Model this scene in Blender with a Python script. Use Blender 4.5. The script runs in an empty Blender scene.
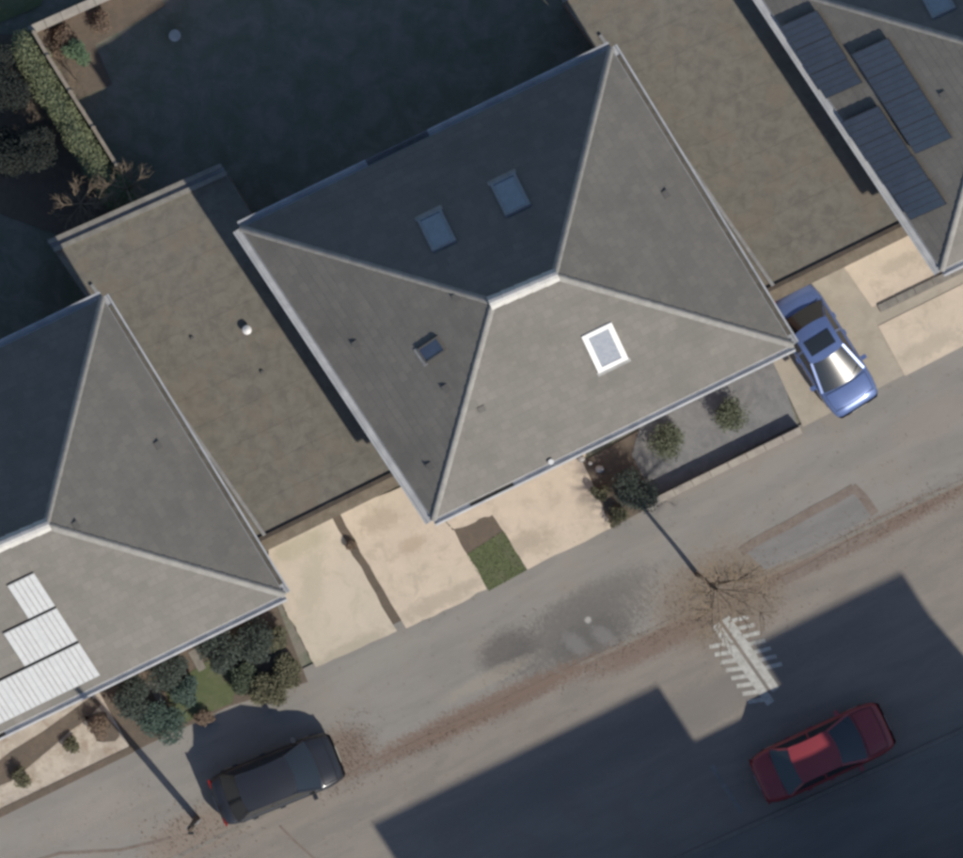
import bpy, math, random
from mathutils import Vector, Matrix
random.seed(7)
sc = bpy.context.scene
COL = sc.collection
R = math.radians

# ------------------------------------------------------------------ camera, sky, sun, exposure
CAM_H = 400.0            # survey aircraft height above the street (m)
PPM = 32.0               # plan pixels of the photograph per metre on the ground
PW, PH = 963.0, 858.0
cam_d = bpy.data.cameras.new('camera'); cam = bpy.data.objects.new('camera', cam_d); COL.objects.link(cam)
cam.location = (0, 0, CAM_H); cam.rotation_euler = (0, 0, 0)
cam_d.sensor_width = 36.0; cam_d.lens = 36.0 * CAM_H / (PW / PPM)
cam_d.clip_start = 1.0; cam_d.clip_end = 3000.0
sc.camera = cam

SUN_EL = 36.0
SH = (-math.cos(R(49.5)), math.sin(R(49.5)))          # ground direction in which shadows fall
s_dir = Vector((-SH[0] * math.cos(R(SUN_EL)), -SH[1] * math.cos(R(SUN_EL)), math.sin(R(SUN_EL))))
w = bpy.data.worlds.new('World'); sc.world = w; w.use_nodes = True
wn = w.node_tree.nodes; wl = w.node_tree.links
sky = wn.new('ShaderNodeTexSky'); sky.sky_type = 'NISHITA'; sky.sun_disc = False
sky.sun_elevation = R(SUN_EL); sky.sun_rotation = math.atan2(s_dir.x, s_dir.y)
sky.air_density = 1.0; sky.dust_density = 0.6; sky.ozone_density = 3.0
wn['Background'].inputs['Strength'].default_value = 0.100
wl.new(sky.outputs[0], wn['Background'].inputs['Color'])
sl = bpy.data.lights.new('sun', 'SUN'); sl.energy = 4.45; sl.angle = R(0.9); sl.color = (1.0, 0.925, 0.815)
so = bpy.data.objects.new('sun', sl); COL.objects.link(so)
so.rotation_euler = s_dir.to_track_quat('Z', 'Y').to_euler(); so.location = s_dir * 60
vs = sc.view_settings
vs.view_transform = 'Standard'; vs.look = 'None'; vs.exposure = 0.0; vs.gamma = 1.0; vs.use_curve_mapping = False
sc.render.engine = 'CYCLES'
sc.cycles.filter_width = 3.2         # soft optics of the survey lens
sc.cycles.max_bounces = 6

# ------------------------------------------------------------------ helpers
def P(x, y, z=0.0):
    """plan pixel of the survey picture -> world point at height z"""
    k = (1.0 - z / CAM_H) / PPM
    return Vector(((x - PW / 2) * k, (PH / 2 - y) * k, z))
EU = Vector((0.899, -0.437)); EV = Vector((0.545, 0.838))      # street direction, house-side direction (plan pixels)
def wdir(e): return Vector((e[0], -e[1], 0)).normalized()
WU, WV = wdir(EU), wdir(EV)

class MB:
    def __init__(s): s.v = []; s.f = []; s.uv = {}; s.mi = []
    def add(s, vs_, fs):
        o = len(s.v); s.v += [tuple(p) for p in vs_]; s.f += [tuple(i + o for i in f) for f in fs]
        return o
    def quad(s, a, b, c, d, uv=None):
        s.add((a, b, c, d), [(0, 1, 2, 3)])
        if uv: s.uv[len(s.f) - 1] = uv
    def prism(s, pts, z0, z1):
        n = len(pts); a = sum(pts[i][0] * pts[(i + 1) % n][1] - pts[(i + 1) % n][0] * pts[i][1] for i in range(n))
        if a < 0: pts = pts[::-1]
        vs_ = [(p[0], p[1], z0) for p in pts] + [(p[0], p[1], z1) for p in pts]
        fs = [tuple(range(n - 1, -1, -1)), tuple(range(n, 2 * n))] + [(i, (i + 1) % n, n + (i + 1) % n, n + i) for i in range(n)]
        s.add(vs_, fs)
    def obox(s, c, ax, ay, az):
        """box from centre and three half-axis vectors"""
        vs_ = [c + i * ax + j * ay + k * az for k in (-1, 1) for j in (-1, 1) for i in (-1, 1)]
        s.add(vs_, [(0, 2, 3, 1), (4, 5, 7, 6), (0, 1, 5, 4), (2, 6, 7, 3), (0, 4, 6, 2), (1, 3, 7, 5)])
    def box(s, x0, x1, y0, y1, z0, z1):
        s.obox(Vector(((x0 + x1) / 2, (y0 + y1) / 2, (z0 + z1) / 2)), Vector(((x1 - x0) / 2, 0, 0)), Vector((0, (y1 - y0) / 2, 0)), Vector((0, 0, (z1 - z0) / 2)))
    def beam(s, a, b, wd, h, up=Vector((0, 0, 1))):
        d = (b - a); l = d.length; d.normalize(); side = d.cross(up).normalized(); u2 = side.cross(d)
        s.obox((a + b) / 2, d * l / 2, side * wd / 2, u2 * h / 2)
    def tube(s, pts, rad, n=6, caps=True):
        rings = []
        for i, p in enumerate(pts):
            d = (pts[min(i + 1, len(pts) - 1)] - pts[max(i - 1, 0)]).normalized()
            t = Vector((1, 0, 0)) if abs(d.x) < 0.8 else Vector((0, 1, 0))
            a = d.cross(t).normalized(); b = d.cross(a)
            rings.append([p + (a * math.cos(2 * math.pi * k / n) + b * math.sin(2 * math.pi * k / n)) * rad[i] for k in range(n)])
        vs_ = [q for r in rings for q in r]; fs = []
        for i in range(len(pts) - 1):
            for k in range(n): fs.append((i * n + k, i * n + (k + 1) % n, (i + 1) * n + (k + 1) % n, (i + 1) * n + k))
        if caps: fs += [tuple(range(n)), tuple(range((len(pts) - 1) * n, len(pts) * n))]
        s.add(vs_, fs)
    def grid(s, nu, nv, fn):
        vs_ = [fn(i / nu, j / nv) for j in range(nv + 1) for i in range(nu + 1)]
        s.add(vs_, [(j * (nu + 1) + i, j * (nu + 1) + i + 1, (j + 1) * (nu + 1) + i + 1, (j + 1) * (nu + 1) + i) for j in range(nv) for i in range(nu)])
    def build(s, name, mat, parent=None, smooth=False):
        me = bpy.data.meshes.new(name); me.from_pydata(s.v, [], s.f)
        if s.uv:
            l = me.uv_layers.new(name='UVMap')
            for fi, uv in s.uv.items():
                for k, li in enumerate(me.polygons[fi].loop_indices): l.data[li].uv = uv[k]
        if smooth: me.polygons.foreach_set('use_smooth', [True] * len(me.polygons))
        me.materials.append(mat); me.update()
        o = bpy.data.objects.new(name, me); COL.objects.link(o)
        if parent: o.parent = parent; o.matrix_parent_inverse = parent.matrix_world.inverted()
        return o
def tag(o, label=None, cat=None, group=None, kind=None):
    if label: o['label'] = label
    if cat: o['category'] = cat
    if group: o['group'] = group
    if kind: o['kind'] = kind
    return o
def thing(name, loc, label, cat, group=None):
    e = bpy.data.objects.new(name, None); COL.objects.link(e); e.location = loc; e.empty_display_size = 0.2
    e.matrix_world = Matrix.Translation(loc)
    return tag(e, label, cat, group)

# ------------------------------------------------------------------ materials
def mat(name, c1, c2=None, scale=3.0, rough=0.85, stretch=None, c3=None, scale3=0.5, fac3=0.5, bump=0.0, bscale=40.0, metallic=0.0,
        fine=0.0, coat=0.0, spec=0.5, thr=(0.35, 0.65), detail=6.0, stains=()):
    m = bpy.data.materials.new(name); m.use_nodes = True
    nt = m.node_tree; n = nt.nodes; L = nt.links; b = n['Principled BSDF']
    b.inputs['Roughness'].default_value = rough; b.inputs['Metallic'].default_value = metallic
    b.inputs['Coat Weight'].default_value = coat; b.inputs['Coat Roughness'].default_value = 0.06
    b.inputs['Specular IOR Level'].default_value = spec
    b.inputs['Base Color'].default_value = (*c1, 1)
    tc = n.new('ShaderNodeTexCoord'); vec = tc.outputs['Object']
    if stretch:                                     # rotate to the street direction and stretch along it
        mp = n.new('ShaderNodeMapping'); L.new(vec, mp.inputs['Vector'])
        mp.vector_type = 'TEXTURE'; mp.inputs['Rotation'].default_value = (0, 0, stretch[0]); mp.inputs['Scale'].default_value = (1 / stretch[1], 1, 1)
        mp.vector_type = 'TEXTURE'; vec = mp.outputs['Vector']
    out = None
    def noise(sc_, v, d=detail, ro=0.68):
        t = n.new('ShaderNodeTexNoise'); t.inputs['Scale'].default_value = sc_; t.inputs['Detail'].default_value = d
        t.inputs['Roughness'].default_value = ro; t.inputs['Distortion'].default_value = 0.5; L.new(v, t.inputs['Vector']); return t.outputs['Fac']
    def rampf(f, a, b_):
        r = n.new('ShaderNodeMapRange'); r.inputs['From Min'].default_value = a; r.inputs['From Max'].default_value = b_
        r.interpolation_type = 'SMOOTHSTEP'; L.new(f, r.inputs['Value']); return r.outputs['Result']
    def mix(f, a, b_):
        x = n.new('ShaderNodeMix'); x.data_type = 'RGBA'
        if hasattr(f, 'node'): L.new(f, x.inputs['Factor'])
        else: x.inputs['Factor'].default_value = f
        for s_, k in ((a, 'A'), (b_, 'B')):
            i = [q for q in x.inputs if q.name == k and q.type == 'RGBA'][0]
            if hasattr(s_, 'node'): L.new(s_, i)
            else: i.default_value = (*s_, 1)
        return [q for q in x.outputs if q.type == 'RGBA'][0]
    if c2: out = mix(rampf(noise(scale, vec), *thr), c1, c2)
    if c3:
        f = rampf(noise(scale3, tc.outputs['Object'], 4.0), 0.48, 0.68)
        mm = n.new('ShaderNodeMath'); mm.operation = 'MULTIPLY'; mm.inputs[1].default_value = fac3; L.new(f, mm.inputs[0])
        out = mix(mm.outputs[0], out if out else c1, c3)
    for (cx, cy, rx, ry, ang, col, amt, edge) in stains:      # soft edged dirt, wear and painted car traces, centre and radii in plan pixels
        mp = n.new('ShaderNodeMapping'); mp.vector_type = 'TEXTURE'; L.new(tc.outputs['Object'], mp.inputs['Vector'])
        p = P(cx, cy); mp.inputs['Location'].default_value = (p.x, p.y, 0); mp.inputs['Rotation'].default_value = (0, 0, ang)
        mp.inputs['Scale'].default_value = (rx / PPM, ry / PPM, 50)
        ln = n.new('ShaderNodeVectorMath'); ln.operation = 'LENGTH'; L.new(mp.outputs[0], ln.inputs[0])
        ad = n.new('ShaderNodeMath'); ad.operation = 'MULTIPLY_ADD'; ad.inputs[1].default_value = edge; ad.inputs[2].default_value = -edge * 0.5
        L.new(noise(1.1 + 30 / max(rx, ry) + 0.5 * len(stains), tc.outputs['Object'], 6.0, 0.62), ad.inputs[0])
        sm = n.new('ShaderNodeMath'); sm.operation = 'ADD'; L.new(ln.outputs['Value'], sm.inputs[0]); L.new(ad.outputs[0], sm.inputs[1])
        r = n.new('ShaderNodeMapRange'); r.interpolation_type = 'SMOOTHSTEP'; r.inputs['From Min'].default_value = 1.15; r.inputs['From Max'].default_value = 0.45
        r.inputs['To Max'].default_value = amt; L.new(sm.outputs[0], r.inputs['Value'])
        out = mix(r.outputs[0], out if out else c1, col)
    if fine > 0:
        f = noise(60.0, tc.outputs['Object'], 3.0, 0.8)
        r = n.new('ShaderNodeMapRange'); r.inputs['From Min'].default_value = 0.25; r.inputs['From Max'].default_value = 0.75
        r.inputs['To Min'].default_value = 1 - fine; r.inputs['To Max'].default_value = 1 + fine; L.new(f, r.inputs['Value'])
        x = n.new('ShaderNodeVectorMath'); x.operation = 'SCALE'; L.new(r.outputs[0], x.inputs['Scale'])
        if out: L.new(out, x.inputs[0])
        else: x.inputs[0].default_value = c1
        out = x.outputs[0]
    if out: L.new(out, b.inputs['Base Color'])
    if bump > 0:
        bp = n.new('ShaderNodeBump'); bp.inputs['Strength'].default_value = bump; bp.inputs['Distance'].default_value = 0.03
        L.new(noise(bscale, tc.outputs['Object'], 5.0, 0.7), bp.inputs['Height']); L.new(bp.outputs[0], b.inputs['Normal'])
    return m

SA = math.atan2(WU.y, WU.x)
BRN = (0.188, 0.135, 0.105); DK = (0.135, 0.130, 0.122); PL = (0.33, 0.30, 0.25)
STAINS = [(575, 633, 92, 34, SA, (0.135, 0.13, 0.122), 0.75, 2.0), (508, 652, 36, 26, SA, (0.11, 0.105, 0.10), 0.75, 0.9), (590, 640, 46, 27, SA, (0.115, 0.112, 0.105), 0.7, 1.2), (600, 596, 70, 20, SA, (0.15, 0.145, 0.135), 0.7, 1.2),  # dark smudges stand in for a half-visible parked car
          (576, 644, 10, 19, SA + 0.5, (0.25, 0.245, 0.24), 0.5, 1.4), (604, 636, 9, 18, SA + 0.5, (0.25, 0.245, 0.24), 0.5, 1.4), (588, 620, 4, 4, SA, (0.5, 0.49, 0.46), 0.7, 0.8),  # highlights of that car painted as pale specks
          (722, 594, 82, 52, SA, (0.215, 0.172, 0.130), 0.9, 1.2), (480, 712, 165, 15, SA - 0.02, BRN, 0.9, 1.7), (345, 752, 36, 28, SA, BRN, 0.7, 1.1),
          (650, 645, 80, 15, SA, BRN, 0.75, 1.6), (870, 532, 150, 13, SA, BRN, 0.8, 1.6), (815, 530, 62, 26, SA + 0.02, (0.235, 0.23, 0.22), 0.75, 0.5),
          (490, 678, 60, 9, SA, PL, 0.6, 1.4), (190, 836, 60, 26, SA, (0.25, 0.20, 0.16), 0.75, 1.2), (640, 735, 300, 26, SA, (0.165, 0.160, 0.15), 0.5, 1.2),
          (380, 660, 60, 20, SA, (0.29, 0.28, 0.25), 0.5, 1.4), (930, 420, 60, 22, SA, (0.30, 0.255, 0.225), 0.5, 1.4), (90, 815, 70, 18, SA, (0.33, 0.29, 0.26), 0.4, 1.6)]
ST = (math.atan2(WU.y, WU.x), 0.22)
M = {}
M['ground'] = mat('garden soil and grass', (0.235, 0.215, 0.182), (0.155, 0.170, 0.122), 1.3, 0.95, c3=(0.13, 0.145, 0.102), scale3=0.8, fac3=0.7, bump=0.8, bscale=9, fine=0.35)
M['road'] = mat('worn asphalt', (0.268, 0.240, 0.208), (0.226, 0.206, 0.183), 1.8, 0.9, stretch=ST, c3=(0.235, 0.205, 0.175), scale3=0.45, fac3=0.6, bump=0.35, bscale=70, fine=0.15, stains=STAINS)
M['pavement'] = mat('pavement asphalt', (0.280, 0.264, 0.238), (0.238, 0.228, 0.208), 1.5, 0.9, stretch=ST, c3=(0.275, 0.245, 0.212), scale3=0.5, fac3=0.6, bump=0.3, bscale=80, fine=0.13, stains=STAINS)
M['kerb'] = mat('kerb concrete', (0.25, 0.232, 0.20), (0.20, 0.182, 0.16), 2.5, 0.9, fine=0.15, stains=STAINS[5:10])
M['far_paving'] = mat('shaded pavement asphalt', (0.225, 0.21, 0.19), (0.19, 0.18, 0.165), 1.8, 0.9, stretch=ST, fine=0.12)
M['patch_dark'] = mat('dark asphalt repair', (0.130, 0.127, 0.120), (0.158, 0.150, 0.140), 1.6, 0.9, stretch=ST, fine=0.2, bump=0.3, bscale=70)
M['patch_mid'] = mat('grey asphalt repair', (0.232, 0.226, 0.215), (0.200, 0.195, 0.186), 2.5, 0.9, stretch=ST, fine=0.2, bump=0.3, bscale=70)
M['seal'] = mat('bitumen seal', (0.178, 0.142, 0.118), (0.220, 0.185, 0.155), 5, 0.8, fine=0.2)
M['concrete'] = mat('pale driveway concrete', (0.625, 0.53, 0.42), (0.565, 0.485, 0.385), 1.1, 0.92, c3=(0.46, 0.395, 0.305), scale3=1.7, fac3=0.7, bump=0.25, bscale=50, fine=0.14, stains=[(520, 545, 40, 12, SA, (0.40, 0.34, 0.265), 0.7, 1.6), (380, 520, 26, 14, SA, (0.42, 0.35, 0.265), 0.7, 1.5), (440, 600, 60, 9, SA, (0.43, 0.37, 0.29), 0.7, 1.7), (412, 545, 18, 10, SA, (0.45, 0.36, 0.27), 0.7, 1.6), (900, 262, 30, 8, SA, (0.42, 0.37, 0.29), 0.6, 1.6), (930, 345, 40, 10, SA, (0.42, 0.37, 0.29), 0.6, 1.6)])
M['concrete_g'] = mat('greenish driveway concrete', (0.595, 0.52, 0.42), (0.54, 0.48, 0.385), 1.0, 0.92, c3=(0.48, 0.435, 0.335), scale3=1.7, fac3=0.7, bump=0.25, bscale=50, fine=0.14, stains=[(312, 585, 14, 40, SA - 0.6, (0.45, 0.42, 0.32), 0.6, 1.5), (350, 650, 60, 10, SA, (0.40, 0.36, 0.28), 0.7, 1.7), (300, 545, 34, 12, SA, (0.43, 0.39, 0.29), 0.7, 1.6)])
M['concrete_d'] = mat('grey driveway concrete', (0.42, 0.375, 0.305), (0.37, 0.335, 0.275), 1.2, 0.92, c3=(0.34, 0.30, 0.235), scale3=1.6, fac3=0.7, bump=0.25, bscale=50, fine=0.12)
M['paving'] = mat('pale garden paving', (0.54, 0.485, 0.405), (0.40, 0.35, 0.29), 1.6, 0.92, c3=(0.27, 0.20, 0.14), scale3=1.9, fac3=0.6, bump=0.3, bscale=40, fine=0.15)
M['soil'] = mat('brown soil', (0.165, 0.130, 0.100), (0.130, 0.108, 0.086), 3.5, 0.95, c3=(0.15, 0.12, 0.09), scale3=2.0, fac3=0.7, bump=0.9, bscale=18, fine=0.35)
M['gravel'] = mat('blue grey gravel', (0.265, 0.265, 0.26), (0.215, 0.218, 0.218), 2.2, 0.9, c3=(0.16, 0.16, 0.165), scale3=1.5, fac3=0.5, bump=0.9, bscale=45, fine=0.35)
M['lawn'] = mat('lawn', (0.125, 0.148, 0.070), (0.098, 0.125, 0.058), 2.5, 0.95, c3=(0.165, 0.155, 0.105), scale3=1.3, fac3=0.6, bump=0.8, bscale=30, fine=0.4)
M['grass'] = mat('grass blades', (0.175, 0.20, 0.095), (0.14, 0.17, 0.078), 4, 0.9, fine=0.3)
M['felt'] = mat('mineral felt roof', (0.196, 0.183, 0.152), (0.138, 0.130, 0.110), 2.6, 0.95, c3=(0.190, 0.160, 0.125), scale3=0.8, fac3=0.7, bump=0.5, bscale=30, fine=0.28, thr=(0.30, 0.70))
M['coping'] = mat('coping concrete', (0.255, 0.24, 0.21), (0.19, 0.18, 0.16), 3, 0.9, fine=0.2)
M['timber'] = mat('weathered fascia timber', (0.23, 0.195, 0.145), (0.175, 0.145, 0.105), 4, 0.85, fine=0.2)
M['darktrim'] = mat('dark brown gutter', (0.055, 0.043, 0.033), (0.085, 0.066, 0.05), 5, 0.7)
M['pvc'] = mat('white plastic gutter', (0.66, 0.66, 0.65), (0.52, 0.525, 0.53), 1.5, 0.45, fine=0.1)
M['pvc_dull'] = mat('dulled plastic gutter', (0.44, 0.455, 0.47), (0.33, 0.345, 0.365), 1.3, 0.5, fine=0.15)
M['gutter_old'] = mat('old grey gutter', (0.15, 0.155, 0.16), (0.11, 0.115, 0.12), 3, 0.7)
M['trough'] = mat('gutter silt', (0.085, 0.078, 0.065), (0.13, 0.12, 0.10), 4, 0.95, fine=0.3)
M['ridge'] = mat('pale ridge tile', (0.58, 0.57, 0.54), (0.48, 0.47, 0.45), 2.5, 0.85, fine=0.15)
M['hip'] = mat('grey hip tile', (0.295, 0.287, 0.27), (0.24, 0.233, 0.22), 2.5, 0.85, fine=0.15)
M['lead'] = mat('lead sheet', (0.30, 0.30, 0.295), (0.22, 0.22, 0.22), 3, 0.6, fine=0.1)
M['white'] = mat('white frame', (0.78, 0.78, 0.77), (0.70, 0.70, 0.69), 3, 0.45)
M['grey_frame'] = mat('grey skylight frame', (0.24, 0.27, 0.31), (0.19, 0.21, 0.24), 5, 0.5)
M['glass'] = mat('window glass', (0.035, 0.045, 0.06), None, rough=0.05, spec=0.8)
M['sky_glass'] = mat('skylight glass', (0.10, 0.155, 0.23), (0.075, 0.12, 0.19), 4, 0.08, spec=0.9)
M['sky_glass_dark'] = mat('dark blue skylight glass', (0.035, 0.055, 0.115), (0.03, 0.045, 0.095), 4, 0.08, spec=0.7)
M['sky_glass_pale'] = mat('pale skylight glass', (0.30, 0.32, 0.36), (0.24, 0.26, 0.31), 9, 0.12, spec=0.8)  # paler glass colour for the front skylight
M['pv'] = mat('solar cells', (0.060, 0.082, 0.120), (0.050, 0.070, 0.105), 2, 0.3, spec=0.6)
M['pv_line'] = mat('panel bus bar', (0.066, 0.077, 0.098), None, rough=0.4)
M['alu'] = mat('aluminium frame', (0.42, 0.43, 0.44), None, rough=0.4, metallic=0.7)
M['pv_frame'] = mat('black panel frame', (0.05, 0.055, 0.065), None, rough=0.45)
M['vent'] = mat('dark vent tile', (0.115, 0.110, 0.103), None, rough=0.8)
M['door'] = mat('garage door paint', (0.34, 0.33, 0.31), (0.30, 0.29, 0.27), 3, 0.5)
M['bark'] = mat('grey brown bark', (0.13, 0.10, 0.075), (0.09, 0.07, 0.055), 8, 0.9, bump=0.5, bscale=30)
M['twig'] = mat('tan twigs', (0.255, 0.20, 0.14), (0.20, 0.155, 0.11), 6, 0.9)
M['litter'] = mat('dead leaves', (0.20, 0.145, 0.105), (0.165, 0.118, 0.085), 5, 0.9, c3=(0.22, 0.175, 0.13), scale3=3, fac3=0.6)
M['leaf_dark'] = mat('dark evergreen leaves', (0.058, 0.074, 0.060), (0.045, 0.060, 0.050), 3, 0.75, fine=0.2)
M['leaf_mid'] = mat('mid green leaves', (0.085, 0.108, 0.066), (0.066, 0.088, 0.054), 3, 0.75, fine=0.2)
M['leaf_teal'] = mat('blue green leaves', (0.072, 0.112, 0.090), (0.056, 0.092, 0.075), 3, 0.75, fine=0.2)
M['leaf_olive'] = mat('olive leaves', (0.128, 0.124, 0.072), (0.100, 0.100, 0.060), 3, 0.8, fine=0.2)
M['leaf_grey'] = mat('grey green leaves', (0.150, 0.155, 0.115), (0.118, 0.124, 0.092), 3, 0.8, fine=0.2)
M['leaf_shade'] = mat('leaves darkened as shade', (0.034, 0.040, 0.036), (0.026, 0.032, 0.029), 3, 0.9, fine=0.2, spec=0.2)  # near-black leaf colour imitates shade beside the hedge
M['leaf_round'] = mat('muted green leaves', (0.120, 0.135, 0.085), (0.095, 0.110, 0.068), 3, 0.8, fine=0.2)
M['leaf_hedge'] = mat('hedge leaves', (0.180, 0.205, 0.115), (0.150, 0.178, 0.095), 1.5, 0.8, fine=0.2)
M['leaf_bright'] = mat('pale green leaves', (0.12, 0.19, 0.11), (0.10, 0.16, 0.09), 3, 0.8, fine=0.2)
M['fence'] = mat('weathered fence', (0.28, 0.245, 0.20), (0.22, 0.19, 0.155), 4, 0.9, fine=0.2)
M['wall_cap'] = mat('garden wall cap', (0.40, 0.365, 0.31), (0.33, 0.30, 0.26), 3, 0.9, fine=0.15)
M['redbrick'] = mat('garden wall brick', (0.20, 0.12, 0.085), (0.16, 0.10, 0.075), 6, 0.9, fine=0.2)
M['paint'] = mat('worn road paint', (0.50, 0.50, 0.465), (0.36, 0.355, 0.325), 5.0, 0.8, fine=0.15)
M['paint_faint'] = mat('faded road paint', (0.26, 0.26, 0.25), (0.20, 0.195, 0.185), 3.0, 0.85, fine=0.15)
M['stone'] = mat('white stone', (0.52, 0.50, 0.47), (0.40, 0.38, 0.36), 4, 0.85, fine=0.1)
M['pole'] = mat('creosoted pole', (0.10, 0.075, 0.055), (0.075, 0.056, 0.042), 5, 0.9)
M['tyre'] = mat('tyre rubber', (0.02, 0.02, 0.021), None, rough=0.8)
M['rim'] = mat('wheel rim', (0.45, 0.45, 0.46), None, rough=0.3, metallic=0.9)
M['car_blue'] = mat('blue car paint', (0.120, 0.180, 0.380), (0.114, 0.170, 0.36), 2, 0.35, metallic=0.25, coat=0.8)
M['car_red'] = mat('red car paint', (0.30, 0.045, 0.055), (0.27, 0.042, 0.052), 2, 0.42, coat=0.35)
M['car_dark'] = mat('charcoal car paint', (0.028, 0.031, 0.040), (0.025, 0.028, 0.036), 2, 0.4, metallic=0.25, coat=0.5)
M['car_glass'] = mat('car glass', (0.02, 0.025, 0.03), None, rough=0.15, spec=0.9)
M['black_trim'] = mat('black trim', (0.022, 0.022, 0.024), None, rough=0.6)
M['lamp_glass'] = mat('headlamp glass', (0.55, 0.57, 0.60), None, rough=0.12, spec=0.9)
M['tail'] = mat('tail lamp', (0.25, 0.015, 0.012), None, rough=0.2)
M['plate'] = mat('number plate', (0.6, 0.6, 0.55), None, rough=0.5)

def brick_mat(name, ca, cb, mortar, bw, rh, uv, ms=0.012, stain=None, lichen=None, bump=0.4, rough=0.88):
    m = bpy.data.materials.new(name); m.use_nodes = True; nt = m.node_tree; n = nt.nodes; L = nt.links; b = n['Principled BSDF']
    b.inputs['Roughness'].default_value = rough
    tc = n.new('ShaderNodeTexCoord'); br = n.new('ShaderNodeTexBrick')
    L.new(tc.outputs['UV' if uv else 'Object'], br.inputs['Vector'])
    br.inputs['Scale'].default_value = 1.0; br.inputs['Brick Width'].default_value = bw; br.inputs['Row Height'].default_value = rh
    br.inputs['Mortar Size'].default_value = ms; br.inputs['Color1'].default_value = (*ca, 1); br.inputs['Color2'].default_value = (*cb, 1)
    br.inputs['Mortar'].default_value = (*mortar, 1); br.inputs['Mortar Smooth'].default_value = 0.4
    cur = br.outputs['Color']
    def layer(cur, col, scale, lo, hi, amt, d=5.0):
        t = n.new('ShaderNodeTexNoise'); t.inputs['Scale'].default_value = scale; t.inputs['Detail'].default_value = d; t.inputs['Roughness'].default_value = 0.65
        L.new(tc.outputs['Object'], t.inputs['Vector'])
        r = n.new('ShaderNodeMapRange'); r.interpolation_type = 'SMOOTHSTEP'; r.inputs['From Min'].default_value = lo; r.inputs['From Max'].default_value = hi
        r.inputs['To Max'].default_value = amt; L.new(t.outputs['Fac'], r.inputs['Value'])
        x = n.new('ShaderNodeMix'); x.data_type = 'RGBA'; L.new(r.outputs[0], x.inputs['Factor'])
        L.new(cur, [q for q in x.inputs if q.name == 'A' and q.type == 'RGBA'][0])
        [q for q in x.inputs if q.name == 'B' and q.type == 'RGBA'][0].default_value = (*col, 1)
        return [q for q in x.outputs if q.type == 'RGBA'][0]
    if stain: cur = layer(cur, stain, 0.55, 0.42, 0.72, 0.65)
    if lichen: cur = layer(cur, lichen, 2.6, 0.55, 0.75, 0.55); cur = layer(cur, stain, 7.0, 0.56, 0.76, 0.4)
    L.new(cur, b.inputs['Base Color'])
    bp = n.new('ShaderNodeBump'); bp.inputs['Strength'].default_value = bump; bp.inputs['Distance'].default_value = 0.012; bp.invert = True
    L.new(br.outputs['Fac'], bp.inputs['Height']); L.new(bp.outputs[0], b.inputs['Normal'])
    return m
M['tile'] = brick_mat('grey concrete roof tiles', (0.184, 0.174, 0.157), (0.155, 0.148, 0.135), (0.140, 0.133, 0.123), 0.33, 0.345, True, 0.008,
                      stain=(0.130, 0.124, 0.113), lichen=(0.212, 0.198, 0.170))
M['brick'] = brick_mat('house brick', (0.28, 0.15, 0.10), (0.23, 0.125, 0.085), (0.30, 0.27, 0.23), 0.225, 0.075, True, 0.01, stain=(0.2, 0.12, 0.09))

# ------------------------------------------------------------------ ground, road, pavements
def poly(pts, z): return [P(x, y, z) for x, y in pts]
def slab(name, pts, z0, z1, m, label=None, cat=None, kind=None, parent=None, group=None):
    b = MB(); b.prism(poly(pts, z1), z0, z1)
    o = b.build(name, m, parent)
    return tag(o, label, cat, group, kind)
b = MB(); b.quad(Vector((-500, -500, 0)), Vector((500, -500, 0)), Vector((500, 500, 0)), Vector((-500, 500, 0)))
tag(b.build('ground', M['ground']), 'dark garden ground and soil around the houses', None, None, 'structure')
YP = lambda x: 817 - 0.49 * x          # front edge of the gardens
YK = lambda x: 944 - 0.478 * x         # near kerb
YO = lambda x: 1163 - 0.452 * x        # far kerb
XA, XB = -2600, 3600
def strip(f0, f1, x0=XA, x1=XB): return [(x0, f0(x0)), (x1, f0(x1)), (x1, f1(x1)), (x0, f1(x0))]
b = MB(); q = poly(strip(YK, YO), 0.012); b.quad(*q)
tag(b.build('road', M['road']), 'worn grey brown asphalt street crossing the picture', None, None, 'structure')
tag(slab('pavement', strip(YP, lambda x: YK(x) - 5), 0.0, 0.048, M['pavement']), 'wide grey pavement in front of the driveways', None, None, 'structure')
tag(slab('kerb', strip(lambda x: YK(x) - 4.8, YK), 0.0, 0.052, M['kerb']), 'low kerb between pavement and street', None, None, 'structure')
tag(slab('far_kerb', strip(YO, lambda x: YO(x) + 5), 0.0, 0.085, M['kerb']), 'kerb on the shaded far side of the street', None, None, 'structure')
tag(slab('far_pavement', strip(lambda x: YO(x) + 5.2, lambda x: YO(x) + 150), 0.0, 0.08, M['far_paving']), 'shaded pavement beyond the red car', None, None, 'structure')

def blob(pts, z, amp=4, n=6, seed=1):
    """irregular outline from a px polygon"""
    rnd = random.Random(seed); out = []
    for i in range(len(pts)):
        a, c = Vector(pts[i]), Vector(pts[(i + 1) % len(pts)])
        for k in range(n):
            p = a.lerp(c, k / n); out.append((p.x + rnd.uniform(-amp, amp), p.y + rnd.uniform(-amp, amp)))
    return out
def sheet(name, pts, z, m, label, kind='structure', parent=None):
    b = MB(); q = poly(pts, z); 
    a = sum(q[i].x * q[(i + 1) % len(q)].y - q[(i + 1) % len(q)].x * q[i].y for i in range(len(q)))
    b.add(q if a > 0 else q[::-1], [tuple(range(len(q)))])
    return tag(b.build(name, m, parent), label, None, None, kind)
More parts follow.
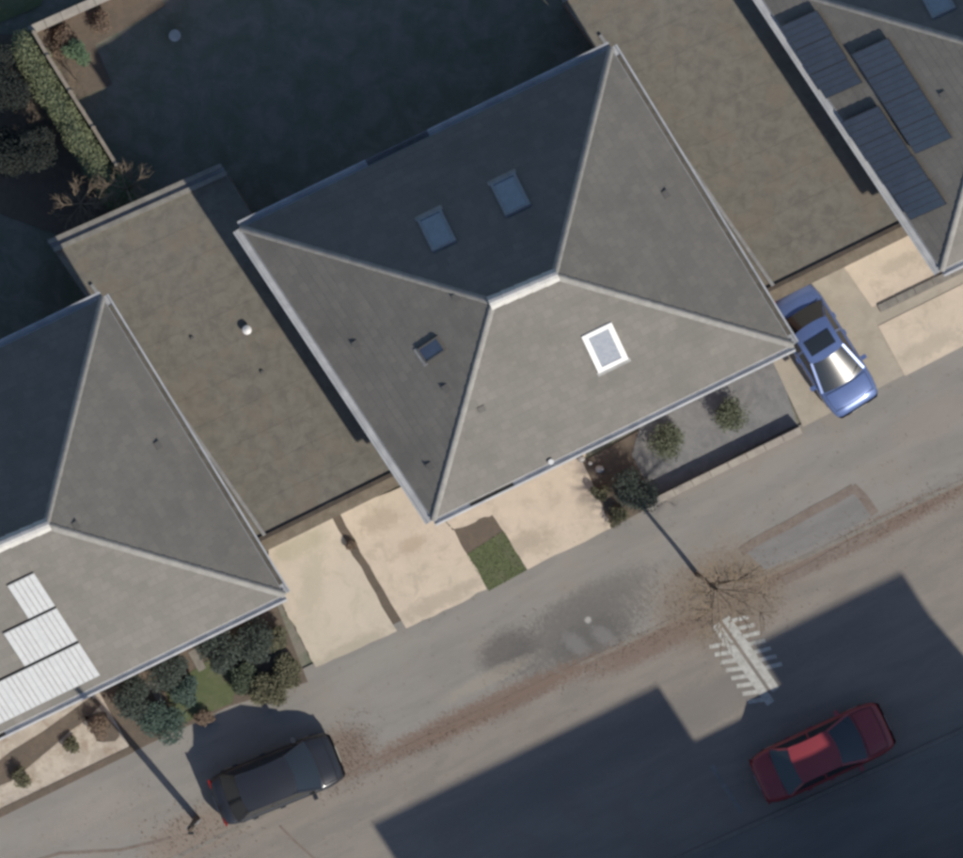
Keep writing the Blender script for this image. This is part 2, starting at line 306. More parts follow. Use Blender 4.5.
# repairs and stains lying on the asphalt
sheet('asphalt_patch', blob([(746, 553), (853, 491), (874, 515), (766, 570)], 0, 0.8, 6, 4), 0.0535, M['patch_mid'], 'grey rectangular asphalt repair on the pavement')
def line(name, pts, wpx, z, m, label, kind='structure'):
    b = MB()
    for i in range(len(pts) - 1):
        a, c = P(*pts[i], z + i * 0.0004), P(*pts[i + 1], z + i * 0.0004); d = (c - a).normalized(); s_ = Vector((-d.y, d.x, 0)) * wpx / PPM / 2
        a = a - d * wpx / PPM * 0.2
        b.quad(a - s_, c - s_, c + s_, a + s_)
    return tag(b.build(name, m), label, None, None, kind)
line('bitumen_seal', [(742, 551), (754, 543), (768, 535), (790, 524), (812, 511), (834, 500), (854, 488), (864, 498), (875, 514)], 9, 0.0545, M['seal'], 'brown bitumen seal round the rectangular repair')
line('bitumen_seal', [(884, 524), (858, 541), (830, 556), (806, 570), (783, 581)], 9, 0.0175, M['seal'], 'brown bitumen seal along the road edge of the repair')
line('asphalt_crack', [(280, 826), (296, 842), (316, 860)], 2.5, 0.0165, M['seal'], 'thin dark crack across the street beside the charcoal car')
line('asphalt_crack', [(170, 838), (120, 850), (60, 853), (0, 872)], 3, 0.0535, M['seal'], 'thin dark crack along the pavement by the timber pole')
line('faded_line', [(712, 766), (727, 790), (742, 812)], 5, 0.016, M['paint_faint'], 'short faded paint line on shaded asphalt left of the red car')

# serrated white marking across the street
mk = thing('road_marking', P(745, 656, 0.016), 'white road marking of two long bars with comb teeth on both sides', 'road marking')
D = Vector((54, 77)).normalized(); Nn = Vector((D.y, -D.x))
def mbar(a, c, wpx, nm, z, m=M['paint']):
    b = MB(); a, c = P(*a, z), P(*c, z); d = (c - a).normalized(); s_ = Vector((-d.y, d.x, 0)) * wpx / PPM / 2
    b.prism([a - s_, c - s_, c + s_, a + s_], z - 0.004, z); return b.build(nm, m, mk)
c0 = Vector((721, 621))
mbar(tuple(c0 - Nn * 6.5), tuple(c0 - Nn * 6.5 + D * 96), 8.5, 'long_bar', 0.0180)
mbar(tuple(c0 + Nn * 5.5), tuple(c0 + Nn * 5.5 + D * 88), 8.5, 'long_bar', 0.0180)
for k in range(8):
    a = c0 - Nn * 9 + D * (22 + k * 9.6); mbar(tuple(a), tuple(a + Vector((-17, 2.5))), 4.2, 'tooth', 0.0172)
for k in range(7):
    a = c0 + Nn * 9 + D * (6 + k * 9.6); mbar(tuple(a), tuple(a + Vector((17, -4))), 4.0, 'tooth', 0.0172)

# ------------------------------------------------------------------ front gardens and drives
def rough_edge(p): return blob(p, 0, 1.1, 9, len(p) + int(p[0][0]))
G = {}
slab('driveway', rough_edge([(266, 546), (331, 517), (397, 631), (316, 668), (292, 622), (280, 600)]), 0, 0.060, M['concrete_g'], 'pale greenish concrete driveway beside the left house', None, 'structure')
slab('driveway', rough_edge([(339, 514), (402, 486), (440, 516), (454, 531), (487, 589), (406, 629)]), 0, 0.060, M['concrete'], 'cream concrete driveway beside the left gable of the middle house', None, 'structure')
slab('driveway', rough_edge([(436, 505), (600, 425), (582, 462), (612, 528), (527, 569), (493, 514), (453, 530)]), 0, 0.064, M['concrete'], 'cream concrete forecourt at the front of the middle house', None, 'structure')
slab('planting_strip', [(331, 517), (339, 514), (406, 629), (397, 631)], 0, 0.040, M['soil'], 'narrow brown strip between two pale driveways', None, 'structure')
slab('soil_bed', [(452, 531), (492, 514), (503, 531), (466, 555)], 0, 0.050, M['soil'], 'bare brown soil at the top of the small lawn', None, 'structure')
lawn1 = [(466, 555), (503, 531), (527, 570), (489, 591)]
slab('lawn', lawn1, 0, 0.056, M['lawn'], 'small green front lawn between two cream driveways', None, 'structure')
slab('soil_bed', [(581, 463), (640, 430), (662, 500), (612, 528)], 0, 0.050, M['soil'], 'brown planted bed beside the cream forecourt', None, 'structure')
slab('gravel_bed', [(640, 425), (775, 355), (797, 424), (654, 498), (632, 455)], 0, 0.056, M['gravel'], 'blue grey gravel front garden with two round shrubs', None, 'structure')
slab('driveway', [(760, 300), (833, 266), (904, 375), (803, 427), (773, 362)], 0, 0.060, M['concrete_d'], 'beige concrete driveway under the blue car', None, 'structure')
slab('driveway', [(841, 263), (893, 237), (905, 232), (950, 262), (936, 277), (872, 307)], 0, 0.062, M['concrete'], 'pale concrete panel below the right garage', None, 'structure')
slab('driveway', [(878, 326), (965, 283), (1010, 262), (1010, 322), (905, 376)], 0, 0.062, M['concrete'], 'pale concrete panel at the right edge above the pavement', None, 'structure')
slab('soil_bed', [(833, 266), (841, 263), (872, 307), (1010, 240), (1010, 262), (878, 326), (905, 376), (904, 376)], 0, 0.045, M['concrete_d'], 'dull worn path between the pale concrete panels', None, 'structure')
slab('front_garden', [(90, 690), (275, 600), (308, 682), (230, 706), (132, 752)], 0, 0.050, M['soil'], 'planted front garden of the left house', None, 'structure')
slab('lawn', [(165, 690), (215, 655), (240, 672), (232, 703), (178, 725)], 0, 0.058, M['lawn'], 'green grass patch in the front garden of the left house', None, 'structure')
slab('paving', [(-60, 760), (98, 690), (131, 750), (-60, 845)], 0, 0.058, M['paving'], 'pale littered paving in front of the solar panels', None, 'structure')
sheet('soil_bed', blob([(-40, 790), (92, 696), (104, 704), (22, 772), (-40, 815)], 0, 2.5, 5, 8), 0.0625, M['soil'], 'brown diagonal band across the pale paving at lower left')  # flat brown band crossing the paving
sheet('soil_bed', blob([(84, 716), (106, 712), (121, 738), (98, 742)], 0, 2.5, 4, 9), 0.0625, M['soil'], 'small brown bed by the corner of the pale paving')
slab('edging', [(-60, 838), (131, 746), (134, 752), (-60, 847)], 0, 0.075, M['soil'], 'brown edging along the pavement at lower left', None, 'structure')
slab('stepping_slab', [(188, 652), (196, 648), (206, 668), (199, 672)], 0, 0.066, M['coping'], 'grey stepping slab by the middle of the left front garden', None, 'structure')
slab('stepping_slab', [(147, 684), (154, 681), (165, 700), (158, 703)], 0, 0.066, M['coping'], 'grey stepping slab near the lower end of the left front garden', None, 'structure')

# low wall of the gravel garden
def low_wall(name, pts, wpx, h, label, mcap='wall_cap'):
    t = thing(name, P(*pts[0], 0), label, 'wall')
    for i in range(len(pts) - 1):
        a, c = P(*pts[i], 0), P(*pts[i + 1], 0)
        b = MB(); b.beam(a + Vector((0, 0, (h - 0.06) / 2)), c + Vector((0, 0, (h - 0.06) / 2)), wpx / PPM * 0.8, h - 0.06); b.build('wall_body', M['redbrick'], t)
        n = max(1, round((c - a).length / 0.6))
        for k in range(n):
            p, r = a.lerp(c, (k + 0.012) / n), a.lerp(c, (k + 0.988) / n); z = Vector((0, 0, h - 0.03 + random.uniform(-0.004, 0.004)))
            b = MB(); b.beam(p + z, r + z, wpx / PPM, 0.06); b.build('coping_stone', M[mcap], t)
    return t
low_wall('garden_wall', [(656, 501), (801, 430)], 7, 0.46, 'low wall with pale coping along the gravel front garden')
low_wall('garden_wall', [(879, 309), (1005, 248)], 8, 0.13, 'low wall between two pale concrete panels at right edge', 'coping')

# ------------------------------------------------------------------ houses
EAVE, PITCH_RISE = 5.2, 4.80
HC = [(240, 228), (611, 48), (793, 345), (433, 520)]            # roof corners of the middle house (NW NE SE SW)
RG = [(493, 302), (554, 276)]
PERIOD = (508.5, -249.5)
def lp(a, c, t): return (a[0] + (c[0] - a[0]) * t, a[1] + (c[1] - a[1]) * t)

def slope_mesh(e0, e1, r0, r1, courses=20):
    """tile courses between eave e0-e1 and ridge r0-r1, each course lapping the one below"""
    b = MB(); nrm = (e1 - e0).cross(r0 - e0).normalized()
    if nrm.z < 0: nrm = -nrm
    ex = (e1 - e0).normalized(); em = (e0 + e1) / 2
    def uv(p):
        d = p - e0; u = d.dot(ex); return (u, (d - ex * u).length)
    for k in range(courses):
        f0, f1 = k / courses, (k + 1) / courses
        a0, a1, c0_, c1_ = e0.lerp(r0, f0), e1.lerp(r1, f0), e0.lerp(r0, f1), e1.lerp(r1, f1)
        n = max(1, int((a1 - a0).length / 1.4))
        for i in range(n):
            l0 = 0.016
            p0, p1 = a0.lerp(a1, i / n), a0.lerp(a1, (i + 1) / n); q0, q1 = c0_.lerp(c1_, i / n), c0_.lerp(c1_, (i + 1) / n)
            b.quad(p0 + nrm * l0, p1 + nrm * l0, q1 + nrm * 0.004, q0 + nrm * 0.004, [uv(p0), uv(p1), uv(q1), uv(q0)])
            b.quad(p0 - nrm * 0.01, p1 - nrm * 0.01, p1 + nrm * l0, p0 + nrm * l0, [uv(p0), uv(p1), uv(p1), uv(p0)])
    return b
def cap_mesh(a, c, wd, n, lift, h=0.10):
    """row of angular cap tiles from a to c"""
    b = MB(); d = (c - a).normalized(); side = d.cross(Vector((0, 0, 1))).normalized(); up = side.cross(d)
    for k in range(n):
        p, q = a.lerp(c, k / n), a.lerp(c, (k + 0.995) / n)
        prof = lambda o, s_: [o - side * wd / 2 * s_ + up * (lift - h * 0.75), o - side * wd * 0.22 * s_ + up * (lift + h * 0.18), o + up * (lift + h * 0.32) , o + side * wd * 0.22 * s_ + up * (lift + h * 0.18), o + side * wd / 2 * s_ + up * (lift - h * 0.75)]
        A, B = prof(p, 1.06), prof(q, 0.96)
        b.add(A + B, [(i, i + 1, 6 + i, 5 + i) for i in range(4)] + [(0, 1, 2, 3, 4), (9, 8, 7, 6, 5)])
    return b
def gutter_mesh(a, c, out, wd=0.15):
    b = MB(); z = Vector((0, 0, 1))
    prof = [out * 0.0 + z * 0.03, out * 0.02 - z * 0.075, out * (wd - 0.02) - z * 0.075, out * wd + z * 0.03, out * (wd + 0.06) + z * 0.03, out * (wd + 0.05) - z * 0.09, out * 0.01 - z * 0.09, out * -0.04 + z * 0.03]
    n = len(prof); b.add([a + p for p in prof] + [c + p for p in prof], [(i, (i + 1) % n, n + (i + 1) % n, n + i) for i in range(n)] + [(0, 1, 6, 7), (1, 2, 5, 6), (2, 3, 4, 5), (n + 7, n + 6, n + 1, n), (n + 6, n + 5, n + 2, n + 1), (n + 5, n + 4, n + 3, n + 2)])
    return b

def on_slope(e0, e1, r0, r1, x, y):
    """point of a roof plane seen at plan pixel x,y; also its normal"""
    nrm = (e1 - e0).cross(r0 - e0).normalized()
    if nrm.z < 0: nrm = -nrm
    o = Vector((0, 0, CAM_H)); d = (P(x, y, 0) - o)
    t = (e0 - o).dot(nrm) / d.dot(nrm)
    return o + d * t, nrm

def skylight(parent, pl, cx, cy, wd, ht, mf, mg, fr=0.09, label=None):
    e0, e1, r0, r1 = pl; c, nrm = on_slope(e0, e1, r0, r1, cx, cy)
    ax = (e1 - e0).normalized(); ay = nrm.cross(ax).normalized()
    g = MB(); g.obox(c + nrm * 0.07, ax * (wd / 2 - fr), ay * (ht / 2 - fr), nrm * 0.012)
    s = MB()
    for sgn in (-1, 1):
        s.obox(c + nrm * 0.055 + ax * sgn * (wd - fr) / 2, ax * fr / 2, ay * ht / 2, nrm * 0.055)
        s.obox(c + nrm * 0.054 + ay * sgn * (ht - fr) / 2, ax * (wd / 2 - fr), ay * fr / 2, nrm * 0.053)
    o = s.build('skylight', mf, parent); g.build('pane', mg, o)
    fl = MB(); fl.obox(c - ay * (ht / 2 + 0.09) + nrm * 0.035, ax * (wd / 2 + 0.05), ay * 0.09, nrm * 0.01); fl.build('flashing', M['lead'], o)
    if label: o['label'] = label
    return o
def vent_tile(parent, pl, cx, cy):
    e0, e1, r0, r1 = pl; c, nrm = on_slope(e0, e1, r0, r1, cx, cy); ax = (e1 - e0).normalized(); ay = nrm.cross(ax)
    b = MB(); A = [c - ax * 0.12 - ay * 0.11, c + ax * 0.12 - ay * 0.11, c + ax * 0.12 + ay * 0.10, c - ax * 0.12 + ay * 0.10]
    b.add([p + nrm * 0.01 for p in A] + [A[0] + nrm * 0.09, A[1] + nrm * 0.09, A[2] + nrm * 0.04, A[3] + nrm * 0.04], [(0, 1, 5, 4), (1, 2, 6, 5), (2, 3, 7, 6), (3, 0, 4, 7), (4, 5, 6, 7)])
    b.build('vent_tile', M['vent'], parent)

def wall_quad(b, a, c, z0, z1):
    l = (c - a).length
    b.quad(a + Vector((0, 0, z0)), c + Vector((0, 0, z0)), c + Vector((0, 0, z1)), a + Vector((0, 0, z1)), [(0, z0), (l, z0), (l, z1), (0, z1)])
def wall_window(parent, a, c, t, wd, z0, z1, out):
    d = (c - a).normalized(); m = a.lerp(c, t); h = (z1 - z0) / 2; ctr = m + Vector((0, 0, (z0 + z1) / 2)); zz = Vector((0, 0, 1))
    f = MB()
    for s_ in (-1, 1):
        f.obox(ctr + out * 0.03 + d * s_ * (wd / 2 - 0.035), d * 0.035, out * 0.03, zz * h)
        f.obox(ctr + out * 0.029 + zz * s_ * (h - 0.035), d * (wd / 2 - 0.07), out * 0.028, zz * 0.035)
    f.obox(ctr + out * 0.028, d * 0.03, out * 0.026, zz * (h - 0.07))
    o = f.build('window', M['white'], parent)
    g = MB(); g.obox(ctr + out * 0.012, d * (wd / 2 - 0.05), out * 0.008, zz * (h - 0.05)); g.build('pane', M['glass'], o)
    s2 = MB(); s2.obox(ctr - zz * (h + 0.03) + out * 0.06, d * (wd / 2 + 0.08), out * 0.06, zz * 0.03); s2.build('sill', M['coping'], o)
def wall_door(parent, a, c, t, wd, h, out, m):
    d = (c - a).normalized(); q = a.lerp(c, t); zz = Vector((0, 0, 1))
    b = MB(); b.obox(q + zz * (h / 2 + 0.07) + out * 0.025, d * wd / 2, out * 0.025, zz * h / 2); o = b.build('door', m, parent)
    b = MB(); b.obox(q + zz * 1.1 + out * 0.07 + d * wd * 0.38, d * 0.02, out * 0.02, zz * 0.07); b.build('handle', M['alu'], o)

def house(off, label, extra):
    K = lambda p: (p[0] + off[0], p[1] + off[1])
    E = [P(*K(p), EAVE) for p in HC]; Rd = [P(*K(p), EAVE + PITCH_RISE) for p in RG]
    ctr = sum(E, Vector()) / 4
    t = thing('semi_detached_house', Vector((ctr.x, ctr.y, 0)), label, 'house', 'hip roofed houses along the street')
    ins = 0.45; U = (E[1] - E[0]).normalized(); V = (E[3] - E[0]).normalized()
    Wc = [E[0] + (U + V) * ins, E[1] + (-U + V) * ins, E[2] + (-U - V) * ins, E[3] + (U - V) * ins]
    Wc = [Vector((p.x, p.y, 0)) for p in Wc]
    b = MB()
    for i in range(4): wall_quad(b, Wc[(i + 1) % 4], Wc[i], 0, EAVE + 0.02)
    b.build('wall', M['brick'], t)
    fr, bk = (Wc[3], Wc[2]), (Wc[1], Wc[0])
    o_f = (Wc[2] - Wc[3]).cross(Vector((0, 0, 1))).normalized(); o_b = -o_f
    for tt, wd in ((0.13, 2.0), (0.36, 1.1), (0.64, 1.1), (0.87, 2.0)):
        wall_window(t, *fr, tt, wd, 3.3, 4.6, o_f); wall_window(t, *bk, tt, wd, 3.3, 4.6, o_b)
    for tt in (0.15, 0.85): wall_window(t, *fr, tt, 2.2, 0.8, 2.3, o_f); wall_window(t, *bk, tt, 2.2, 0.8, 2.3, o_b)
    for tt in (0.38, 0.62): wall_door(t, *fr, tt, 0.9, 2.05, o_f, M['door']); wall_door(t, *bk, tt, 0.9, 2.05, o_b, M['door'])
    b = MB(); b.prism([p + (ctr - p).normalized() * 0.04 for p in E], EAVE - 0.14, EAVE - 0.02); b.build('soffit', M['pvc_dull'], t)
    pl = {'n': (E[1], E[0], Rd[1], Rd[0]), 'w': (E[0], E[3], Rd[0], Rd[0]), 's': (E[3], E[2], Rd[0], Rd[1]), 'e': (E[2], E[1], Rd[1], Rd[1])}
    for k in 'nwse': slope_mesh(*pl[k]).build('roof_slope', M['tile'], t)
    for i, j in ((0, 0), (1, 1), (2, 1), (3, 0)): cap_mesh(E[i] + Vector((0, 0, 0.01)), Rd[j], 0.22, 20, 0.035, 0.075).build('hip_cap', M['hip'], t)
    d = (Rd[1] - Rd[0]).normalized()
    cap_mesh(Rd[0] - d * 0.12, Rd[1] + d * 0.12, 0.42, 5, 0.13, 0.22).build('ridge_cap', M['ridge'], t)
    outs = {'n': o_b, 's': o_f, 'w': -U, 'e': U}
    outs['w'] = Vector((-V.y, V.x, 0)) * (1 if Vector((-V.y, V.x, 0)).dot(U) < 0 else -1); outs['e'] = -outs['w']
    ed = {'n': (E[0], E[1]), 'w': (E[0], E[3]), 's': (E[3], E[2]), 'e': (E[1], E[2])}
    for k in 'wse':
        a, c = ed[k]; g = gutter_mesh(a, c, outs[k], 0.2 if k == 'w' else 0.15).build('gutter', M['pvc'] if k == 's' else M['pvc_dull'], t)
        if k != 'w':
            lo, hi = (0.03, 0.97) if k == 'e' else (0.10, 0.22)
            b = MB(); w2 = 0.15; aa, cc = a.lerp(c, lo), a.lerp(c, hi); z = Vector((0, 0, -0.055))
            b.quad(aa + outs[k] * 0.018 + z, cc + outs[k] * 0.018 + z, cc + outs[k] * (w2 - 0.015) + z, aa + outs[k] * (w2 - 0.015) + z); b.build('trough', M['trough'], g)  # dark strip along the gutter bottom
    a, c = ed['n']
    for lo, hi, mm in ((0, 0.345, 'pvc_dull'), (0.346, 0.51, 'gutter_old'), (0.511, 1, 'pvc_dull')): gutter_mesh(a.lerp(c, lo), a.lerp(c, hi), outs['n']).build('gutter', M[mm], t)
    for i, (tt, e_) in enumerate(((0.02, 's'), (0.98, 'n'))):
        a, c = ed[e_]; p = a.lerp(c, tt); q = p - outs[e_] * 0.36
        b = MB(); b.tube([p + outs[e_] * 0.07 + Vector((0, 0, -0.08)), q + outs[e_] * -0.0 + Vector((0, 0, -0.5)), Vector((q.x, q.y, 0.1))], [0.035] * 3, 8); b.build('downpipe', M['pvc'], t)
    extra(t, pl)
    return t

def extra_mid(t, pl):
    skylight(t, pl['n'], 437.5, 232, 0.82, 1.45, M['grey_frame'], M['sky_glass'])
    skylight(t, pl['n'], 511, 196, 0.86, 1.45, M['grey_frame'], M['sky_glass'])
    skylight(t, pl['s'], 604, 346, 1.02, 1.68, M['white'], M['sky_glass_pale'], 0.17, 'bright white framed skylight')
    skylight(t, pl['w'], 433, 349, 0.52, 0.98, M['vent'], M['sky_glass_dark'], 0.05, 'small dark blue skylight')
    for x, y in ((357, 344), (457, 297), (447, 388), (431, 466)): vent_tile(t, pl['w'], x, y)
    for x, y in ((665, 195),): vent_tile(t, pl['e'], x, y)
    for x, y in ((481, 408),): vent_tile(t, pl['s'], x, y)
    # terracotta flue outlet near the front gutter
    c, nrm = on_slope(*pl['s'], 551, 462)
    b = MB(); b.tube([c - Vector((0, 0, 0.05)), c + Vector((0, 0, 0.22))], [0.09, 0.09], 10); b.build('flue', M['white'], t)

def panel(t, pl, c, nrm, ax, ay, wd, ht, mg, mf, lift=0.12, bars=0):
    b = MB(); b.obox(c + nrm * lift, ax * wd / 2, ay * ht / 2, nrm * 0.02); o = b.build('solar_panel', mf, t)
    g = MB(); g.obox(c + nrm * (lift + 0.017), ax * (wd / 2 - 0.025), ay * (ht / 2 - 0.025), nrm * 0.006); g.build('glass', mg, o)
    if bars:
        r = MB()
        for k in range(1, bars): r.obox(c + nrm * (lift + 0.025) + ax * (wd - 0.05) * (k / bars - 0.5), ax * 0.016, ay * (ht / 2 - 0.03), nrm * 0.003)
        r.build('cell_strip', M['lead'] if mf == M['alu'] else M['pv_line'], o)
    f = MB()
    for s_ in (-0.6, 0.6): f.obox(c + nrm * (lift / 2 - 0.01) + ay * ht / 2 * s_, ax * wd / 2, ay * 0.02, nrm * (lift / 2 - 0.012))
    f.build('rail', M['alu'], o)
M['pv_glare'] = mat('panel glass painted with glare', (0.47, 0.48, 0.49), (0.42, 0.43, 0.445), 5, 0.3, fine=0.10, spec=0.8)  # pale base colour stands in for sun glare on the glass
def extra_left(t, pl):
    for x, y in ((157, 446), (75, 526)): vent_tile(t, pl['e'], x, y)
    # right-aligned panel rows on the sunny slope, sun glare put into the glass colour
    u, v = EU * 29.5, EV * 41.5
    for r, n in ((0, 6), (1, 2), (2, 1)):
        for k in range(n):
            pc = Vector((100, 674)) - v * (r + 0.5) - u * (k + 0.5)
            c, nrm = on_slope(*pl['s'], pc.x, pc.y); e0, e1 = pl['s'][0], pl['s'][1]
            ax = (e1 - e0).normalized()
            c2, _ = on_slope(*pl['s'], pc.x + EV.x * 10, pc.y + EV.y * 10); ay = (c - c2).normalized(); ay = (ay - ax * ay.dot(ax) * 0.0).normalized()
            panel(t, pl, c, nrm, ax, ay, 0.905, 1.61, M['pv_glare'], M['alu'], 0.10, 5)
def extra_right(t, pl):
    e0, e1 = pl['w'][0], pl['w'][1]; ax = (e1 - e0).normalized()
    for (x0, y0), (x1, y1), n in (((784, 24), (829, 97), 3), ((855, 52), (919, 152), 4), ((845, 120), (914, 218), 4)):
        w2 = Vector((36, -16)) / 2
        for k in range(n):
            f = (k + 0.5) / n; pc = Vector((x0 + (x1 - x0) * f, y0 + (y1 - y0) * f)) + w2
            c, nrm = on_slope(*pl['w'], pc.x, pc.y)
            c2, _ = on_slope(*pl['w'], pc.x + w2.x, pc.y + w2.y); ay = (c2 - c).normalized()
            L_ = math.hypot(x1 - x0, y1 - y0) / PPM / n
            panel(t, pl, c, nrm, ax, ay, L_ * 0.985, 1.62, M['pv'], M['pv_frame'], 0.17, 4)
    skylight(t, pl['n'], 938, 2, 0.8, 1.2, M['grey_frame'], M['sky_glass'])
    for x, y in ((945, 95),): vent_tile(t, pl['w'], x, y)

house((0, 0), 'middle house with grey hip roof and four skylights', extra_mid)
house((-508.5, 249.5), 'left house with grey hip roof carrying solar panels coloured like sun glare', extra_left)
house(PERIOD, 'right house with grey hip roof carrying dark blue solar panels', extra_right)

# flat roofed garages between the houses
def garage(off, label, ball):
    K = lambda x, y: (x + off[0], y + off[1])
    GZ = 2.7
    A, B, C, Dd = (55, 252), (228, 175), (404, 466), (254, 540)      # rear-left, rear-right, front-right, front-left
    pts = [P(*K(*p), GZ) for p in (A, B, C, Dd)]
    base = sum(pts, Vector()) / 4; t = thing('flat_roof_garage', Vector((base.x, base.y, 0)), label, 'garage', 'flat roofed garages between the houses')
    b = MB()
    inn = [Vector((p.x, p.y, 0)) for p in pts]
    for i in range(4): wall_quad(b, inn[(i + 1) % 4], inn[i], 0, GZ - 0.12)
    b.build('wall', M['brick'], t)
    # felt deck with gentle sag and lapped sheets
    b = MB(); n = 11
    a0, b0, c0_, d0 = pts
    for i in range(n):
        f0, f1 = i / n, (i + 1) / n; z0, z1 = Vector((0, 0, 0.004)), Vector((0, 0, 0.0))
        lo0, lo1, hi0, hi1 = a0.lerp(d0, f0), b0.lerp(c0_, f0), a0.lerp(d0, f1), b0.lerp(c0_, f1)
        m = 8
        for k in range(m):
            p0, p1, q0, q1 = lo0.lerp(lo1, k / m), lo0.lerp(lo1, (k + 1) / m), hi0.lerp(hi1, k / m), hi0.lerp(hi1, (k + 1) / m)
            b.quad(q0 + z1, q1 + z1, p1 + z0, p0 + z0)
        b.quad(lo0 + z0, lo1 + z0, lo1 - z0, lo0 - z0)
    deck = b.build('felt_deck', M['felt'], t)
    b = MB(); b.prism([p - Vector((0, 0, 0)) for p in pts], GZ - 0.12, GZ - 0.016); b.build('roof_edge', M['timber'], t)
    # rear parapet: two pale kerb rolls with a gap
    d = (b0 - a0).normalized(); o_r = (a0 - d0).normalized()
    for s_, hh in ((0.07, 0.16), (0.36, 0.10)):
        z = Vector((0, 0, hh / 2)); b = MB(); b.beam(a0 + o_r * s_ + z, b0 + o_r * s_ + z, 0.15, hh); b.build('parapet_roll', M['coping'], t)
    b = MB(); b.beam(a0 + o_r * 0.215 + Vector((0, 0, 0.0)), b0 + o_r * 0.215, 0.135, 0.04); b.build('lead_flashing', M['lead'], t)
    # front: dark gutter, pale timber canopy below
    df = (c0_ - d0).normalized(); of = -o_r
    b = MB(); b.beam(d0 + of * 0.07 + Vector((0, 0, 0.03)), c0_ + of * 0.07 + Vector((0, 0, 0.03)), 0.13, 0.09); b.build('gutter', M['darktrim'], t)
    b = MB(); b.beam(d0 + of * 0.30 - Vector((0, 0, 0.16)), c0_ + of * 0.30 - Vector((0, 0, 0.16)), 0.36, 0.10); b.build('canopy', M['timber'], t)
    for f0, f1 in ((0.06, 0.47), (0.53, 0.94)):
        p, q = d0.lerp(c0_, f0), d0.lerp(c0_, f1); p = Vector((p.x, p.y, 1.1)); q = Vector((q.x, q.y, 1.1))
        b = MB(); nf = Vector((df.y, -df.x, 0)); b.beam(p + nf * 0.03, q + nf * 0.03, 0.06, 2.1); dd = b.build('garage_door', M['door'], t)
        b = MB(); m = p.lerp(q, 0.5) + nf * 0.08; b.obox(m - Vector((0, 0, 0.2)), df * 0.08, nf * 0.02, Vector((0, 0, 0.02))); b.build('handle', M['alu'], dd)
    b = MB()                                                       # upstand flashing against the house wall on the left
    b.beam(a0.lerp(d0, 0.13) + d * 0.36 + Vector((0, 0, 0.05)), d0 + d * 0.36 + Vector((0, 0, 0.05)), 0.11, 0.09); b.build('flashing', M['lead'], t)
    if ball:
        c = P(247, 330, GZ); b = MB()
        b.tube([c, c + Vector((0, 0, 0.16))], [0.07, 0.07], 10); b.tube([c + Vector((0, 0, 0.16)), c + Vector((0, 0, 0.2)), c + Vector((0, 0, 0.25))], [0.15, 0.14, 0.04], 12); b.build('vent_cowl', M['white'], t)
        for x, y, s_ in ((192, 338, 0.2), (262, 372, 0.12)):
            c = P(x, y, GZ); b = MB(); b.tube([c, c + Vector((0, 0, 0.07))], [0.07, 0.05], 8); b.build('roof_outlet', M['vent'], t)
garage((0, 0), 'flat felt roofed garage pair between left and middle house with white vent', True)
garage(PERIOD, 'flat felt roofed garage pair between middle and right house', False)

# ------------------------------------------------------------------ plants
def leaf_cloud(b, c, rx, ry, rz, n, size, rnd, shell=0.35):
    for _ in range(n):
        d = Vector((rnd.gauss(0, 1), rnd.gauss(0, 1), rnd.gauss(0, 1))).normalized()
        k = shell + (1 - shell) * rnd.random() ** 0.6; k *= rnd.uniform(0.85, 1.1)
        p = c + Vector((d.x * rx * k, d.y * ry * k, d.z * rz * k))
        if p.z < 0.06: p.z = 0.06 + rnd.random() * 0.05
        a = Vector((rnd.gauss(0, 1), rnd.gauss(0, 1), rnd.gauss(0, 0.45))).normalized(); e = a.cross(Vector((rnd.gauss(0, 0.55), rnd.gauss(0, 0.55), 1.0))).normalized()
        s = size * rnd.uniform(0.6, 1.3)
        b.add([p - a * s, p + e * s * 0.45, p + a * s, p - e * s * 0.45], [(0, 1, 2, 3)])
def shrub(x, y, r, h, m, label, name='shrub', n=None, size=0.055, lobes=7, seed=0, squash=1.0, ang=0.0, group=None, cat='shrub'):
    rnd = random.Random(seed + int(x * 7 + y)); base = P(x, y, 0.05); t = thing(name, base, label, cat, group)
    b = MB(); st = MB(); n = int(1.9 * (n or 1500 * r * max(h, 0.6) / 0.5)); size *= 0.72
    for k in range(lobes):
        a = rnd.uniform(0, 6.28); q = r * 0.55 * math.sqrt(rnd.random()); dx, dy = q * math.cos(a), q * math.sin(a) * squash
        dx, dy = dx * math.cos(ang) - dy * math.sin(ang), dx * math.sin(ang) + dy * math.cos(ang)
        rr = r * rnd.uniform(0.4, 0.62); hz = h * rnd.uniform(0.45, 0.7); c = base + Vector((dx, dy, hz))
        leaf_cloud(b, c, rr, rr * (0.6 + 0.4 * squash), h * 0.42, n // lobes, size, rnd)
        st.tube([base, base + Vector((dx * 0.4, dy * 0.4, hz * 0.5)), c], [0.02, 0.014, 0.006], 5)
    b.build('foliage', m, t); st.build('stem', M['bark'], t)
    return t
# gravel garden
shrub(667, 441, 0.66, 0.6, M['leaf_round'], 'round grey green shrub on the gravel nearer the planted bed', seed=1, lobes=14)
shrub(731, 415, 0.62, 0.6, M['leaf_round'], 'round green shrub on the gravel nearer the blue car', seed=2, lobes=14)
